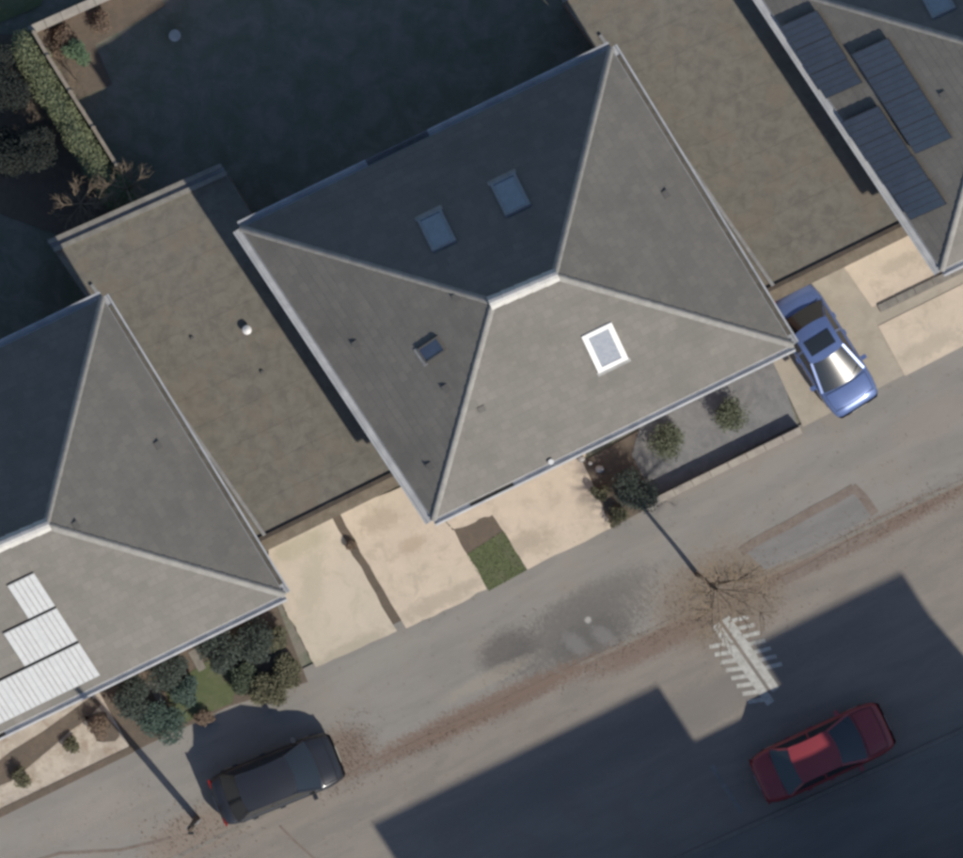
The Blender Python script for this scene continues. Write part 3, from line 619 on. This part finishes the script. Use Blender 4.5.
# planted bed in front of the middle house
shrub(634, 488, 0.82, 1.0, M['leaf_dark'], 'dark green bush in the bed beside the low wall', seed=3, n=2600)
shrub(618, 517, 0.36, 0.35, M['leaf_olive'], 'small yellow green plant at the pavement corner of the planted bed', seed=4)
shrub(600, 492, 0.34, 0.35, M['leaf_olive'], 'small olive plant below the white stones', seed=5)
for i, (x, y, s) in enumerate(((581, 459, 0.13), (599, 469, 0.15), (590, 463, 0.08))):
    b = MB(); rnd = random.Random(i); c = P(x, y, 0.05 + s * 0.4)
    b.grid(8, 5, lambda u, v: c + Vector((math.cos(u * 6.283) * math.sin(v * 3.1416) * s * (1 + 0.15 * math.sin(7 * u + i)), math.sin(u * 6.283) * math.sin(v * 3.1416) * s * 0.85, math.cos(v * 3.1416) * s * 0.6)))
    tag(b.build('garden_stone', M['stone'], None, True), ('white stone by the gutter above the planted bed', 'white stone in the brown planted bed', 'small white stone between the two larger stones')[i], 'stone', 'white stones in the bed')
# front garden of the left house
for i, (x, y, r, h, m, lb) in enumerate((
    (250, 640, 0.75, 1.1, 'leaf_dark', 'dark evergreen bush under the front eave nearest the greenish driveway'),
    (222, 652, 0.70, 1.2, 'leaf_dark', 'dark evergreen bush under the front eave above the stepping slab'),
    (172, 672, 0.70, 1.2, 'leaf_dark', 'dark evergreen bush under the front eave between the stepping slabs'),
    (132, 700, 0.75, 1.2, 'leaf_dark', 'dark evergreen bush at the lower end of the left front garden'),
    (163, 722, 0.72, 0.9, 'leaf_teal', 'blue green bush near the pavement in the left front garden'),
    (186, 690, 0.45, 0.5, 'leaf_teal', 'small blue green plant in the grass of the left front garden'),
    (268, 690, 0.62, 0.6, 'leaf_olive', 'olive bush at the pavement edge by the greenish driveway'),
    (288, 672, 0.55, 0.6, 'leaf_olive', 'olive bush at the corner of the greenish driveway'),
    (276, 640, 0.45, 0.7, 'leaf_olive', 'narrow olive bush along the greenish driveway under the roof corner'),
    (242, 676, 0.50, 0.55, 'leaf_mid', 'mid green bush in the middle of the left front garden'))):
    shrub(x, y, r * 1.12, h, M[m], lb, seed=20 + i, n=2600, size=0.06)
shrub(204, 718, 0.36, 0.4, M['litter'], 'brown withered plant at the front of the left garden', seed=50, size=0.05)
shrub(100, 727, 0.40, 0.5, M['litter'], 'brown withered plant on the small bed of the pale paving', seed=51, size=0.05)
shrub(72, 744, 0.30, 0.3, M['leaf_olive'], 'ochre plant on the pale paving at lower left', seed=52)
shrub(22, 777, 0.36, 0.4, M['leaf_olive'], 'olive plant beside the brown diagonal band', seed=53)
shrub(352, 546, 0.22, 0.25, M['litter'], 'brown tuft in the strip between two driveways', seed=54, size=0.05)
# back gardens
shrub(76, 55, 0.5, 0.7, M['leaf_bright'], 'pale green bush inside the corner of the back garden', seed=60)
shrub(98, 24, 0.45, 0.5, M['litter'], 'brown withered plant along the rear wall of the back garden', seed=63, size=0.05)
shrub(62, 42, 0.6, 0.5, M['litter'], 'red brown withered plant inside the corner of the back garden', seed=61, size=0.05)
slab('soil_bed', [(30, 36), (150, -18), (165, 6), (95, 45), (112, 84), (76, 100)], 0, 0.050, M['soil'], 'brown bed inside the corner of the back garden', None, 'structure')
slab('soil_bed', [(-40, 30), (28, 36), (120, 210), (60, 235), (-40, 200)], 0, 0.045, M['soil'], 'dark bed added in place of shade along the left side of the hedge', None, 'structure')  # soil slab added to darken lit ground where shade belongs
b = MB(); c = P(175, 36, 0.1)
b.tube([c, c + Vector((0, 0, 0.3)), c + Vector((0, 0, 0.34))], [0.13, 0.18, 0.19], 12); tag(b.build('plant_pot', M['stone']), 'pale plant pot in the dark back garden', 'pot')

t = thing('boundary_hedge', P(75, 120, 0), 'long clipped green hedge with sunlit top beside the back garden fence', 'hedge')
rnd = random.Random(77); b = MB(); st = MB(); ha, hb = Vector((24, 46)), Vector((118, 198))
for k in range(30):
    f = k / 29; q = ha.lerp(hb, f); c = P(q.x + rnd.uniform(-2, 2), q.y + rnd.uniform(-2, 2), 1.05)
    leaf_cloud(b, c, 0.50 + rnd.uniform(-.06, .08), 0.50 + rnd.uniform(-.06, .08), 0.98 + rnd.uniform(-.1, .1), 1300, 0.036, rnd, 0.6)
    if k % 2 == 0: st.tube([Vector((c.x, c.y, 0)), Vector((c.x + 0.05, c.y, 0.8)), Vector((c.x, c.y + 0.05, 1.6))], [0.03, 0.02, 0.008], 5)
b.build('foliage', M['leaf_hedge'], t); st.build('stem', M['bark'], t)
for i, (x, y, r, h) in enumerate(((8, 96, 0.85, 2.6), (36, 150, 0.75, 2.4), (-10, 62, 0.9, 2.4), (6, 150, 1.0, 2.2))):  # added dark shrubs stand in for the shade left of the hedge
    shrub(x, y, r, h, M['leaf_shade'], ('tall dark shrub added as shade at the left edge beside the hedge', 'tall dark shrub added as shade between the hedge and the garage corner', 'dark shrub added as shade at the left edge near the hedge end', 'broad dark shrub added as shade at the left edge above the left house roof')[i], 'shade_shrub', n=3200, seed=90 + i, size=0.07)
slab('lawn', [(-60, -40), (60, -40), (40, 6), (-60, 48)], 0, 0.054, M['lawn'], 'grass beyond the rear wall at top left', None, 'structure')
def grass(pts, n, label, seed):
    rnd = random.Random(seed); xs = [p[0] for p in pts]; ys = [p[1] for p in pts]; b = MB(); k = 0
    def inside(x, y):
        r = False
        for i in range(len(pts)):
            (x1, y1), (x2, y2) = pts[i], pts[i - 1]
            if (y1 > y) != (y2 > y) and x < (x2 - x1) * (y - y1) / (y2 - y1) + x1: r = not r
        return r
    while k < n:
        x, y = rnd.uniform(min(xs), max(xs)), rnd.uniform(min(ys), max(ys))
        if not inside(x, y): continue
        p = P(x, y, 0.055); a = rnd.uniform(0, 6.28); d = Vector((math.cos(a), math.sin(a), 0)); s = Vector((-d.y, d.x, 0)) * 0.012; h = rnd.uniform(0.02, 0.05)
        b.add([p - s, p + s, p + d * h * 0.7 + Vector((0, 0, h))], [(0, 1, 2)]); k += 1
    tag(b.build('grass', M['grass']), label, None, None, 'stuff')
grass(lawn1, 1100, 'short grass of the small front lawn', 2)

# bare branching plants
def bare(base, h, spread, trunk_h, r0, seed, name, label, cat, n1=9, n2=7, n3=6, tw='twig', lean=Vector((0, 0, 0)), group=None):
    rnd = random.Random(seed); t = thing(name, base, label, cat, group)
    tr = MB(); cr = MB(); top = base + Vector((0, 0, trunk_h)) + lean * 0.4
    pts = [base + Vector((0, 0, -0.05)), base.lerp(top, 0.4) + Vector((rnd.uniform(-.04, .04), rnd.uniform(-.04, .04), 0)), top, top + Vector((lean.x * 0.4, lean.y * 0.4, (h - trunk_h) * 0.55))]
    tr.tube(pts, [r0 * 1.25, r0 * 0.95, r0 * 0.8, r0 * 0.25], 8); tr.build('trunk', M['bark'], t)
    ctr = top + lean
    for i in range(n1):
        s0 = pts[2].lerp(pts[3], rnd.random() * 0.9); a = 6.283 * i / n1 + rnd.uniform(-.3, .3); sp = spread * rnd.uniform(0.55, 1.0)
        e1 = ctr + Vector((math.cos(a) * sp * 0.6, math.sin(a) * sp * 0.6, (h - trunk_h) * rnd.uniform(0.3, 0.75)))
        cr.tube([s0, s0.lerp(e1, 0.5) + Vector((0, 0, 0.08)), e1], [r0 * 0.4, r0 * 0.3, r0 * 0.2], 5, False)
        for j in range(n2):
            s1 = s0.lerp(e1, rnd.uniform(0.3, 1.0)); a2 = a + rnd.uniform(-1.3, 1.3); l = sp * rnd.uniform(0.25, 0.5)
            e2 = s1 + Vector((math.cos(a2) * l, math.sin(a2) * l, rnd.uniform(0.05, 0.5) * l * 1.6))
            cr.tube([s1, s1.lerp(e2, 0.5) + Vector((rnd.uniform(-.05, .05), rnd.uniform(-.05, .05), 0.03)), e2], [r0 * 0.2, r0 * 0.15, r0 * 0.10], 4, False)
            for q in range(n3):
                s2 = s1.lerp(e2, rnd.uniform(0.3, 1.0)); a3 = a2 + rnd.uniform(-1.2, 1.2); l2 = l * rnd.uniform(0.3, 0.65)
                e3 = s2 + Vector((math.cos(a3) * l2, math.sin(a3) * l2, rnd.uniform(-0.1, 0.6) * l2))
                cr.tube([s2, e3], [r0 * 0.09, r0 * 0.045], 3, False)
    cr.build('crown', M[tw], t)
bare(P(697, 574, 0.05), 4.9, 2.0, 2.3, 0.068, 5, 'street_tree', 'bare brown street tree between the low wall and the serrated road marking', 'tree', 11, 8, 7, lean=Vector((0.75, -0.62, 0)))
bare(P(128, 190, 0.05), 3.4, 1.35, 1.0, 0.05, 9, 'bare_shrub', 'bare twiggy shrub at the end of the sunlit grass behind the garage', 'shrub', 9, 7, 6)
bare(P(82, 205, 0.05), 3.2, 1.2, 0.9, 0.045, 11, 'bare_shrub', 'smaller bare shrub at the left corner of the garage parapet', 'shrub', 8, 6, 6)
bare(P(78, 82, 0.05), 1.6, 0.5, 0.1, 0.02, 12, 'bare_shrub', 'low bare shrub beside the fence below the pale green bush', 'shrub', 7, 6, 5)

# dead leaves in the gutter and under the tree
rnd = random.Random(31); b = MB()
def leaf(p, s):
    a = rnd.uniform(0, 6.283); d = Vector((math.cos(a), math.sin(a), rnd.uniform(-.2, .2))) * s; e = Vector((-math.sin(a), math.cos(a), rnd.uniform(-.2, .2))) * s * 0.6
    b.add([p - d, p + e, p + d, p - e], [(0, 1, 2, 3)])
def drop(x, y, s=0.026):
    z = 0.066 if y < YK(x) else 0.028
    leaf(P(x, y, z + rnd.random() * 0.01), s * rnd.uniform(0.5, 1.2))
for _ in range(1700):
    x = rnd.uniform(320, 1000); m = 0.5 + 0.5 * math.sin(x * 0.043 + 1.7 * math.sin(x * 0.017))
    if rnd.random() > 0.15 + 0.85 * m: continue
    drop(x, YK(x) + 3 + abs(rnd.gauss(0, 7)) * (1 if rnd.random() < 0.6 else -1.1))
for _ in range(600):
    drop(rnd.gauss(722, 28), rnd.gauss(598, 20))
for _ in range(350):
    drop(rnd.gauss(352, 14), rnd.gauss(748, 16))
for _ in range(350):
    drop(rnd.gauss(190, 28), rnd.gauss(830, 16))
for _ in range(1200):
    x = rnd.uniform(-20, 1000); drop(x, rnd.uniform(YP(x) + 5, YK(x) + 70), 0.022)
tag(b.build('leaf_litter', M['litter']), 'brown dead leaves blown along the kerb and under the bare tree', None, None, 'stuff')

# ------------------------------------------------------------------ back garden fence and wall
fc = thing('garden_fence', P(115, 160, 0), 'pale weathered fence along the sunlit grass strip behind the left garage', 'fence')
pts = [P(118, 166, 0), P(95, 129, 0), P(72, 93, 0), P(50, 58, 0), P(36, 34, 0)]
for i, p in enumerate(pts):
    b = MB(); b.box(p.x - 0.05, p.x + 0.05, p.y - 0.05, p.y + 0.05, 0, 1.98); b.build('post', M['fence'], fc)
for i in range(4):
    a, c = pts[i], pts[i + 1]; n = 9
    for k in range(n):
        p, q = a.lerp(c, (k + 0.03) / n), a.lerp(c, (k + 0.97) / n); s = Vector((0, 0, 0.95)); o = 0.012 if k % 2 else -0.012; d = (c - a).normalized(); sd = Vector((-d.y, d.x, 0)) * o
        b = MB(); b.beam(p + s + sd, q + s + sd, 0.02, 1.82); b.build('board', M['fence'], fc)
    b = MB(); b.beam(a + Vector((0, 0, 1.90)), c + Vector((0, 0, 1.90)), 0.11, 0.05); b.build('top_rail', M['fence'], fc)
low_wall('garden_wall', [(30, 32), (128, -12), (200, -45)], 9, 0.9, 'pale capped wall across the rear of the back garden at top left', 'wall_cap')

# ------------------------------------------------------------------ timber pole
t = thing('utility_pole', P(197, 819, 0.05), 'dark timber utility pole on the pavement edge left of the charcoal car', 'pole')
p0 = P(197, 819, 0.0)
b = MB(); b.tube([p0, p0 + Vector((0.0, 0.0, 5)), p0 + Vector((0, 0, 9.4))], [0.115, 0.10, 0.085], 12); b.build('shaft', M['pole'], t)
b = MB(); b.tube([p0 + Vector((0, 0, 9.4)), p0 + Vector((0, 0, 9.46))], [0.10, 0.02], 12); b.build('cap', M['pole'], t)
for k in range(6):
    b = MB(); s_ = 1 if k % 2 else -1; z = Vector((0, 0, 3.2 + k * 0.8)); b.tube([p0 + z, p0 + z + WU * 0.26 * s_], [0.012, 0.012], 6); b.build('step_iron', M['lead'], t)
b = MB(); b.box(p0.x - 0.09, p0.x + 0.09, p0.y - 0.21, p0.y - 0.13, 8.2, 8.6); b.build('junction_box', M['black_trim'], t)

# ------------------------------------------------------------------ cars
def car(name, label, ctr, heading, paint, L=4.3, W=1.74, hood=0.95, ws=0.95, roof=1.35, rw=0.55, boot=0.55, roof_h=1.42, belt=0.92, z=0.012, roll=0.0, sunroof=False, group='parked cars'):
    t = thing(name, Vector((0, 0, 0)), label, 'car', group)
    hw = W / 2; x1 = L / 2; xw0 = x1 - hood; xw1 = xw0 - ws; xr1 = xw1 - roof; xr0 = xr1 - rw; x0 = -L / 2
    hood_z = belt - 0.14
    def top(x):
        if x > xw0: f = (x - xw0) / (x1 - xw0); return belt - 0.02 - (belt - 0.66) * f ** 1.7
        if x < xr0: f = (xr0 - x) / max(0.01, xr0 - x0); return belt + 0.02 - 0.10 * f ** 2
        return belt
    def half(x):
        f = abs(x) / x1; return hw * (1 - 0.20 * max(0, (f - 0.62) / 0.38) ** 2.3)
    xs = [x0, x0 + 0.05, x0 + 0.16, x0 + 0.35] + [x0 + 0.35 + (L - 0.7) * k / 12 for k in range(1, 12)] + [x1 - 0.35, x1 - 0.18, x1 - 0.06, x1]
    b = MB(); rings = []
    for x in xs:
        h = half(x); zt = top(x); zb = 0.20
        if x in (x0, x1): h *= 0.93; zt -= 0.16; zb = 0.34
        elif x < x0 + 0.1 or x > x1 - 0.1: h *= 0.975; zt -= 0.05; zb = 0.26
        half_ring = [(h * 0.86, zb), (h * 0.97, zb + 0.10), (h, zb + 0.30), (h * 0.985, zt - 0.14), (h * 0.94, zt - 0.05), (h * 0.84, zt), (h * 0.45, zt + 0.025), (0, zt + 0.032)]
        rings.append([Vector((x, y, zz)) for y, zz in half_ring] + [Vector((x, -y, zz)) for y, zz in half_ring[-2::-1]])
    n = len(rings[0])
    b.add([p for r in rings for p in r], [(i * n + k, i * n + k + 1, (i + 1) * n + k + 1, (i + 1) * n + k) for i in range(len(xs) - 1) for k in range(n - 1)] + [tuple(range(n)), tuple(range((len(xs) - 1) * n, len(xs) * n))] + [(i * n, (i + 1) * n, (i + 1) * n + n - 1, i * n + n - 1) for i in range(len(xs) - 1)])
    b.build('body', paint, t, True)
    wb, wr = hw * 0.88, hw * 0.66
    def sheet_(fx0, z0, fx1, z1, w0, w1, bul, crown):
        return lambda u, v: Vector((fx0 + (fx1 - fx0) * v + bul * (1 - (2 * u - 1) ** 2), (w0 + (w1 - w0) * v) * (2 * u - 1), z0 + (z1 - z0) * v + crown * (1 - (2 * u - 1) ** 2)))
    rt = roof_h - 0.05
    b = MB(); b.grid(10, 5, sheet_(xw0 + 0.02, belt + 0.012, xw1, rt, wb, wr, 0.09, 0.03)); b.build('windscreen', M['car_glass'], t, True)
    b = MB(); b.grid(8, 4, lambda u, v: sheet_(xr0 - 0.02, belt + 0.03, xr1, rt, wb, wr, -0.06, 0.03)(1 - u, v)); b.build('rear_window', M['car_glass'], t, True)
    b = MB(); b.grid(10, 8, lambda u, v: Vector((xw1 + 0.02 + 0.09 * (1 - (2 * u - 1) ** 2) + (xr1 - 0.02 - 0.06 * (1 - (2 * u - 1) ** 2) - xw1 - 0.02 - 0.09 * (1 - (2 * u - 1) ** 2)) * v, wr * 1.02 * (2 * u - 1), rt + 0.008 + 0.035 * (1 - (2 * u - 1) ** 2) + 0.04 * math.sin(3.1416 * v))))
    rf = b.build('roof', paint, t, True)
    if sunroof:
        b = MB(); b.grid(6, 4, lambda u, v: Vector((xw1 - 0.16 - 0.5 * v, wr * 0.78 * (2 * u - 1), rt + 0.024 + 0.035 * (1 - (wr * 0.78 / wr * (2 * u - 1)) ** 2) + 0.04 * math.sin(3.1416 * (0.12 + 0.37 * v))))); b.build('sunroof', M['car_glass'], rf, True)
    for s_ in (-1, 1):
        b = MB(); xm = (xw1 + xr1) / 2 + 0.05
        A = [Vector((xw0 - 0.10, s_ * wb * 1.005, belt)), Vector((xm + 0.05, s_ * wb * 1.01, belt)), Vector((xm + 0.03, s_ * wr * 1.02, rt)), Vector((xw1 - 0.02, s_ * wr * 1.02, rt))]
        B = [Vector((xm - 0.03, s_ * wb * 1.01, belt)), Vector((xr0 + 0.14, s_ * wb * 1.005, belt)), Vector((xr1 + 0.03, s_ * wr * 1.02, rt)), Vector((xm - 0.03, s_ * wr * 1.02, rt))]
        for Q in (A, B):
            b = MB(); b.add(Q, [(0, 1, 2, 3)]); b.build('side_window', M['car_glass'], t)
        b = MB()
        for p, q in ((Vector((xw0, s_ * wb, belt)), Vector((xw1, s_ * wr, rt + 0.005))), (Vector((xm + 0.01, s_ * wb * 1.01, belt)), Vector((xm, s_ * wr * 1.02, rt))), (Vector((xr0 + 0.02, s_ * wb, belt)), Vector((xr1, s_ * wr, rt + 0.005)))):
            b.beam(p, q, 0.07, 0.05)
        b.beam(Vector((xw1, s_ * wr * 1.01, rt + 0.005)), Vector((xr1, s_ * wr * 1.01, rt + 0.005)), 0.05, 0.035); b.build('pillar', paint, t)
        for xx in (x1 - 0.82, x0 + 0.80):
            b = MB(); c = Vector((xx, s_ * (hw - 0.11), 0.30)); b.tube([c - Vector((0, 0.10, 0)), c + Vector((0, 0.10, 0))], [0.30, 0.30], 20); wh = b.build('wheel', M['tyre'], t)
            b = MB(); b.tube([c + Vector((0, s_ * 0.085, 0)), c + Vector((0, s_ * 0.112, 0))], [0.2, 0.18], 14); b.build('rim', M['rim'], wh)
        b = MB(); hx = x1 - 0.16; b.grid(4, 4, lambda u, v: Vector((x1 - 0.30 + 0.22 * u - 0.06 * v, s_ * (hw * 0.50 + hw * 0.32 * v), top(x1 - 0.28 + 0.2 * u) - 0.005 - 0.07 * u - 0.03 * v + 0.03))); b.build('headlight', M['lamp_glass'], t, True)
        b = MB(); b.obox(Vector((x0 + 0.06, s_ * hw * 0.72, 0.74)), Vector((0.03, 0, 0)), Vector((0, 0.14, 0)), Vector((0, 0, 0.08))); b.build('tail_light', M['tail'], t)
        b = MB(); b.obox(Vector((xw0 - 0.28, s_ * (hw + 0.07), belt + 0.07)), Vector((0.07, 0, 0)), Vector((0, 0.09, 0)), Vector((0, 0, 0.06))); b.build('mirror', paint, t)
    b = MB(); b.obox(Vector((x1 - 0.005, 0, 0.42)), Vector((0.02, 0, 0)), Vector((0, hw * 0.55, 0)), Vector((0, 0, 0.09))); b.build('grille', M['black_trim'], t)
    for xx in (x1 + 0.012, x0 - 0.012):
        b = MB(); b.obox(Vector((xx, 0, 0.46 if xx > 0 else 0.6)), Vector((0.008, 0, 0)), Vector((0, 0.26, 0)), Vector((0, 0, 0.055))); b.build('number_plate', M['plate'], t)
    b = MB(); 
    for s_ in (-0.55, 0.1): b.beam(Vector((xw0 + 0.10, s_ * hw * 0.9 + 0.1, belt + 0.03)), Vector((xw0 - 0.16, s_ * hw * 0.9 + 0.55, belt + 0.13)), 0.02, 0.015)
    b.build('wiper', M['black_trim'], t)
    gp = MB()                                                            # shut lines of bonnet, boot and doors
    for xx in (xw0 + 0.10, x1 - 0.30, xr0 - 0.12):
        for k in range(6):
            y0, y1 = hw * (-0.80 + 1.6 * k / 6), hw * (-0.80 + 1.6 * (k + 1) / 6); zz = lambda y: top(xx) + 0.034 - 0.016 * (y / hw) ** 2 - 0.014 * abs(y / hw) ** 4
            gp.beam(Vector((xx + 0.06 * (1 - (y0 / hw) ** 2), y0, zz(y0))), Vector((xx + 0.06 * (1 - (y1 / hw) ** 2), y1, zz(y1))), 0.014, 0.008)
    for s_ in (-1, 1):
        for k in range(5):
            xa, xb = xw0 + 0.10 + (x1 - 0.30 - xw0 - 0.10) * k / 5, xw0 + 0.10 + (x1 - 0.30 - xw0 - 0.10) * (k + 1) / 5
            gp.beam(Vector((xa, s_ * half(xa) * 0.83, top(xa) + 0.006)), Vector((xb, s_ * half(xb) * 0.83, top(xb) + 0.006)), 0.014, 0.008)
        for xx in (xw0 - 0.25, (xw1 + xr1) / 2 + 0.06, xr1 - 0.02): gp.beam(Vector((xx, s_ * (hw + 0.001), 0.35)), Vector((xx, s_ * (hw * 0.985 + 0.003), belt - 0.15)), 0.012, 0.012)
    tag(gp.build('panel_gap', M['black_trim'], t), kind='stuff')
    for s_ in (-1, 1):
        for xx in ((xw1 + xr1) / 2 + 0.22, xr1 + 0.10):
            b = MB(); b.obox(Vector((xx, s_ * (hw * 0.985 + 0.025), belt - 0.17)), Vector((0.09, 0, 0)), Vector((0, 0.02, 0)), Vector((0, 0, 0.018))); b.build('door_handle', paint, t)
    c = P(*ctr, 0); t.matrix_world = Matrix.Translation((c.x, c.y, z)) @ Matrix.Rotation(heading, 4, 'Z') @ Matrix.Rotation(roll, 4, 'X')
    t.location = (c.x, c.y, z); t.rotation_mode = 'XYZ'; t.rotation_euler = (roll, 0, heading)
    return t
hd = math.atan2(-0.848, 0.53)
car('parked_car', 'blue car parked nose out on the driveway by the middle house', (823, 350), hd, M['car_blue'], L=4.25, W=1.72, hood=1.0, ws=0.98, roof=1.0, rw=0.50, roof_h=1.41, belt=0.90, z=0.060, sunroof=True)
hu = math.atan2(0.437, 0.899)
car('parked_car', 'red car parked in deep shade by the far kerb', (822, 752), hu - 0.02, M['car_red'], L=4.45, W=1.74, hood=1.05, ws=0.8, roof=1.3, rw=0.55, z=0.012)
car('parked_car', 'charcoal car parked half on the pavement at bottom left', (277, 778), hu - 0.07, M['car_dark'], L=4.1, W=1.76, hood=0.85, ws=0.75, roof=1.6, rw=0.45, roof_h=1.55, z=0.03, roll=-0.02 * -1)

# ------------------------------------------------------------------ houses across the street (below the picture), whose shadows fall on it
def far_house(c0_, wpx, dpx, h, label, rise=1.6):
    a = Vector(c0_); U_, V_ = EU * wpx, EV * dpx
    cs = [a, a + U_, a + U_ + V_, a + V_]; E = [P(p.x, p.y, h) for p in cs]; ctr = sum(E, Vector()) / 4
    t = thing('terraced_house', Vector((ctr.x, ctr.y, 0)), label, 'house', 'houses across the street')
    b = MB(); Wc = [Vector((p.x, p.y, 0)) + (Vector((ctr.x, ctr.y, 0)) - Vector((p.x, p.y, 0))).normalized() * 0.3 for p in E]
    for i in range(4): wall_quad(b, Wc[(i + 1) % 4], Wc[i], 0, h)
    b.build('wall', M['brick'], t)
    top_ = ctr + Vector((0, 0, rise)); r0, r1 = top_ - (E[1] - E[0]) * 0.18, top_ + (E[1] - E[0]) * 0.18
    for e0, e1, q0, q1 in ((E[1], E[0], r1, r0), (E[0], E[3], r0, r0), (E[3], E[2], r0, r1), (E[2], E[1], r1, r1)): slope_mesh(e0, e1, q0, q1, 14).build('roof_slope', M['tile'], t)
    out = (Wc[0] - Wc[1]).cross(Vector((0, 0, 1))).normalized()
    if out.dot(Vector((-WV.x, -WV.y, 0))) < 0: out = -out
    for st in range(int(h // 2.6)):
        for f in (0.25, 0.72): wall_window(t, Wc[1], Wc[0], f, 1.3, 0.9 + st * 2.6, 2.1 + st * 2.6, out)
    return t
def from_shadow(p, h):
    k = h / math.tan(R(SUN_EL)) * PPM
    return (p[0] - SH[0] * k, p[1] + SH[1] * k)
far_house(from_shadow((374, 836), 7.5), 324, 270, 7.5, 'tall house across the street casting the shadow at bottom centre')
far_house(from_shadow((690, 752), 5.4), 120, 240, 5.4, 'lower house across the street between two taller ones', 0.9)
far_house(from_shadow((764, 654), 8.2), 168, 270, 8.2, 'tall house across the street casting the shadow round the red car')
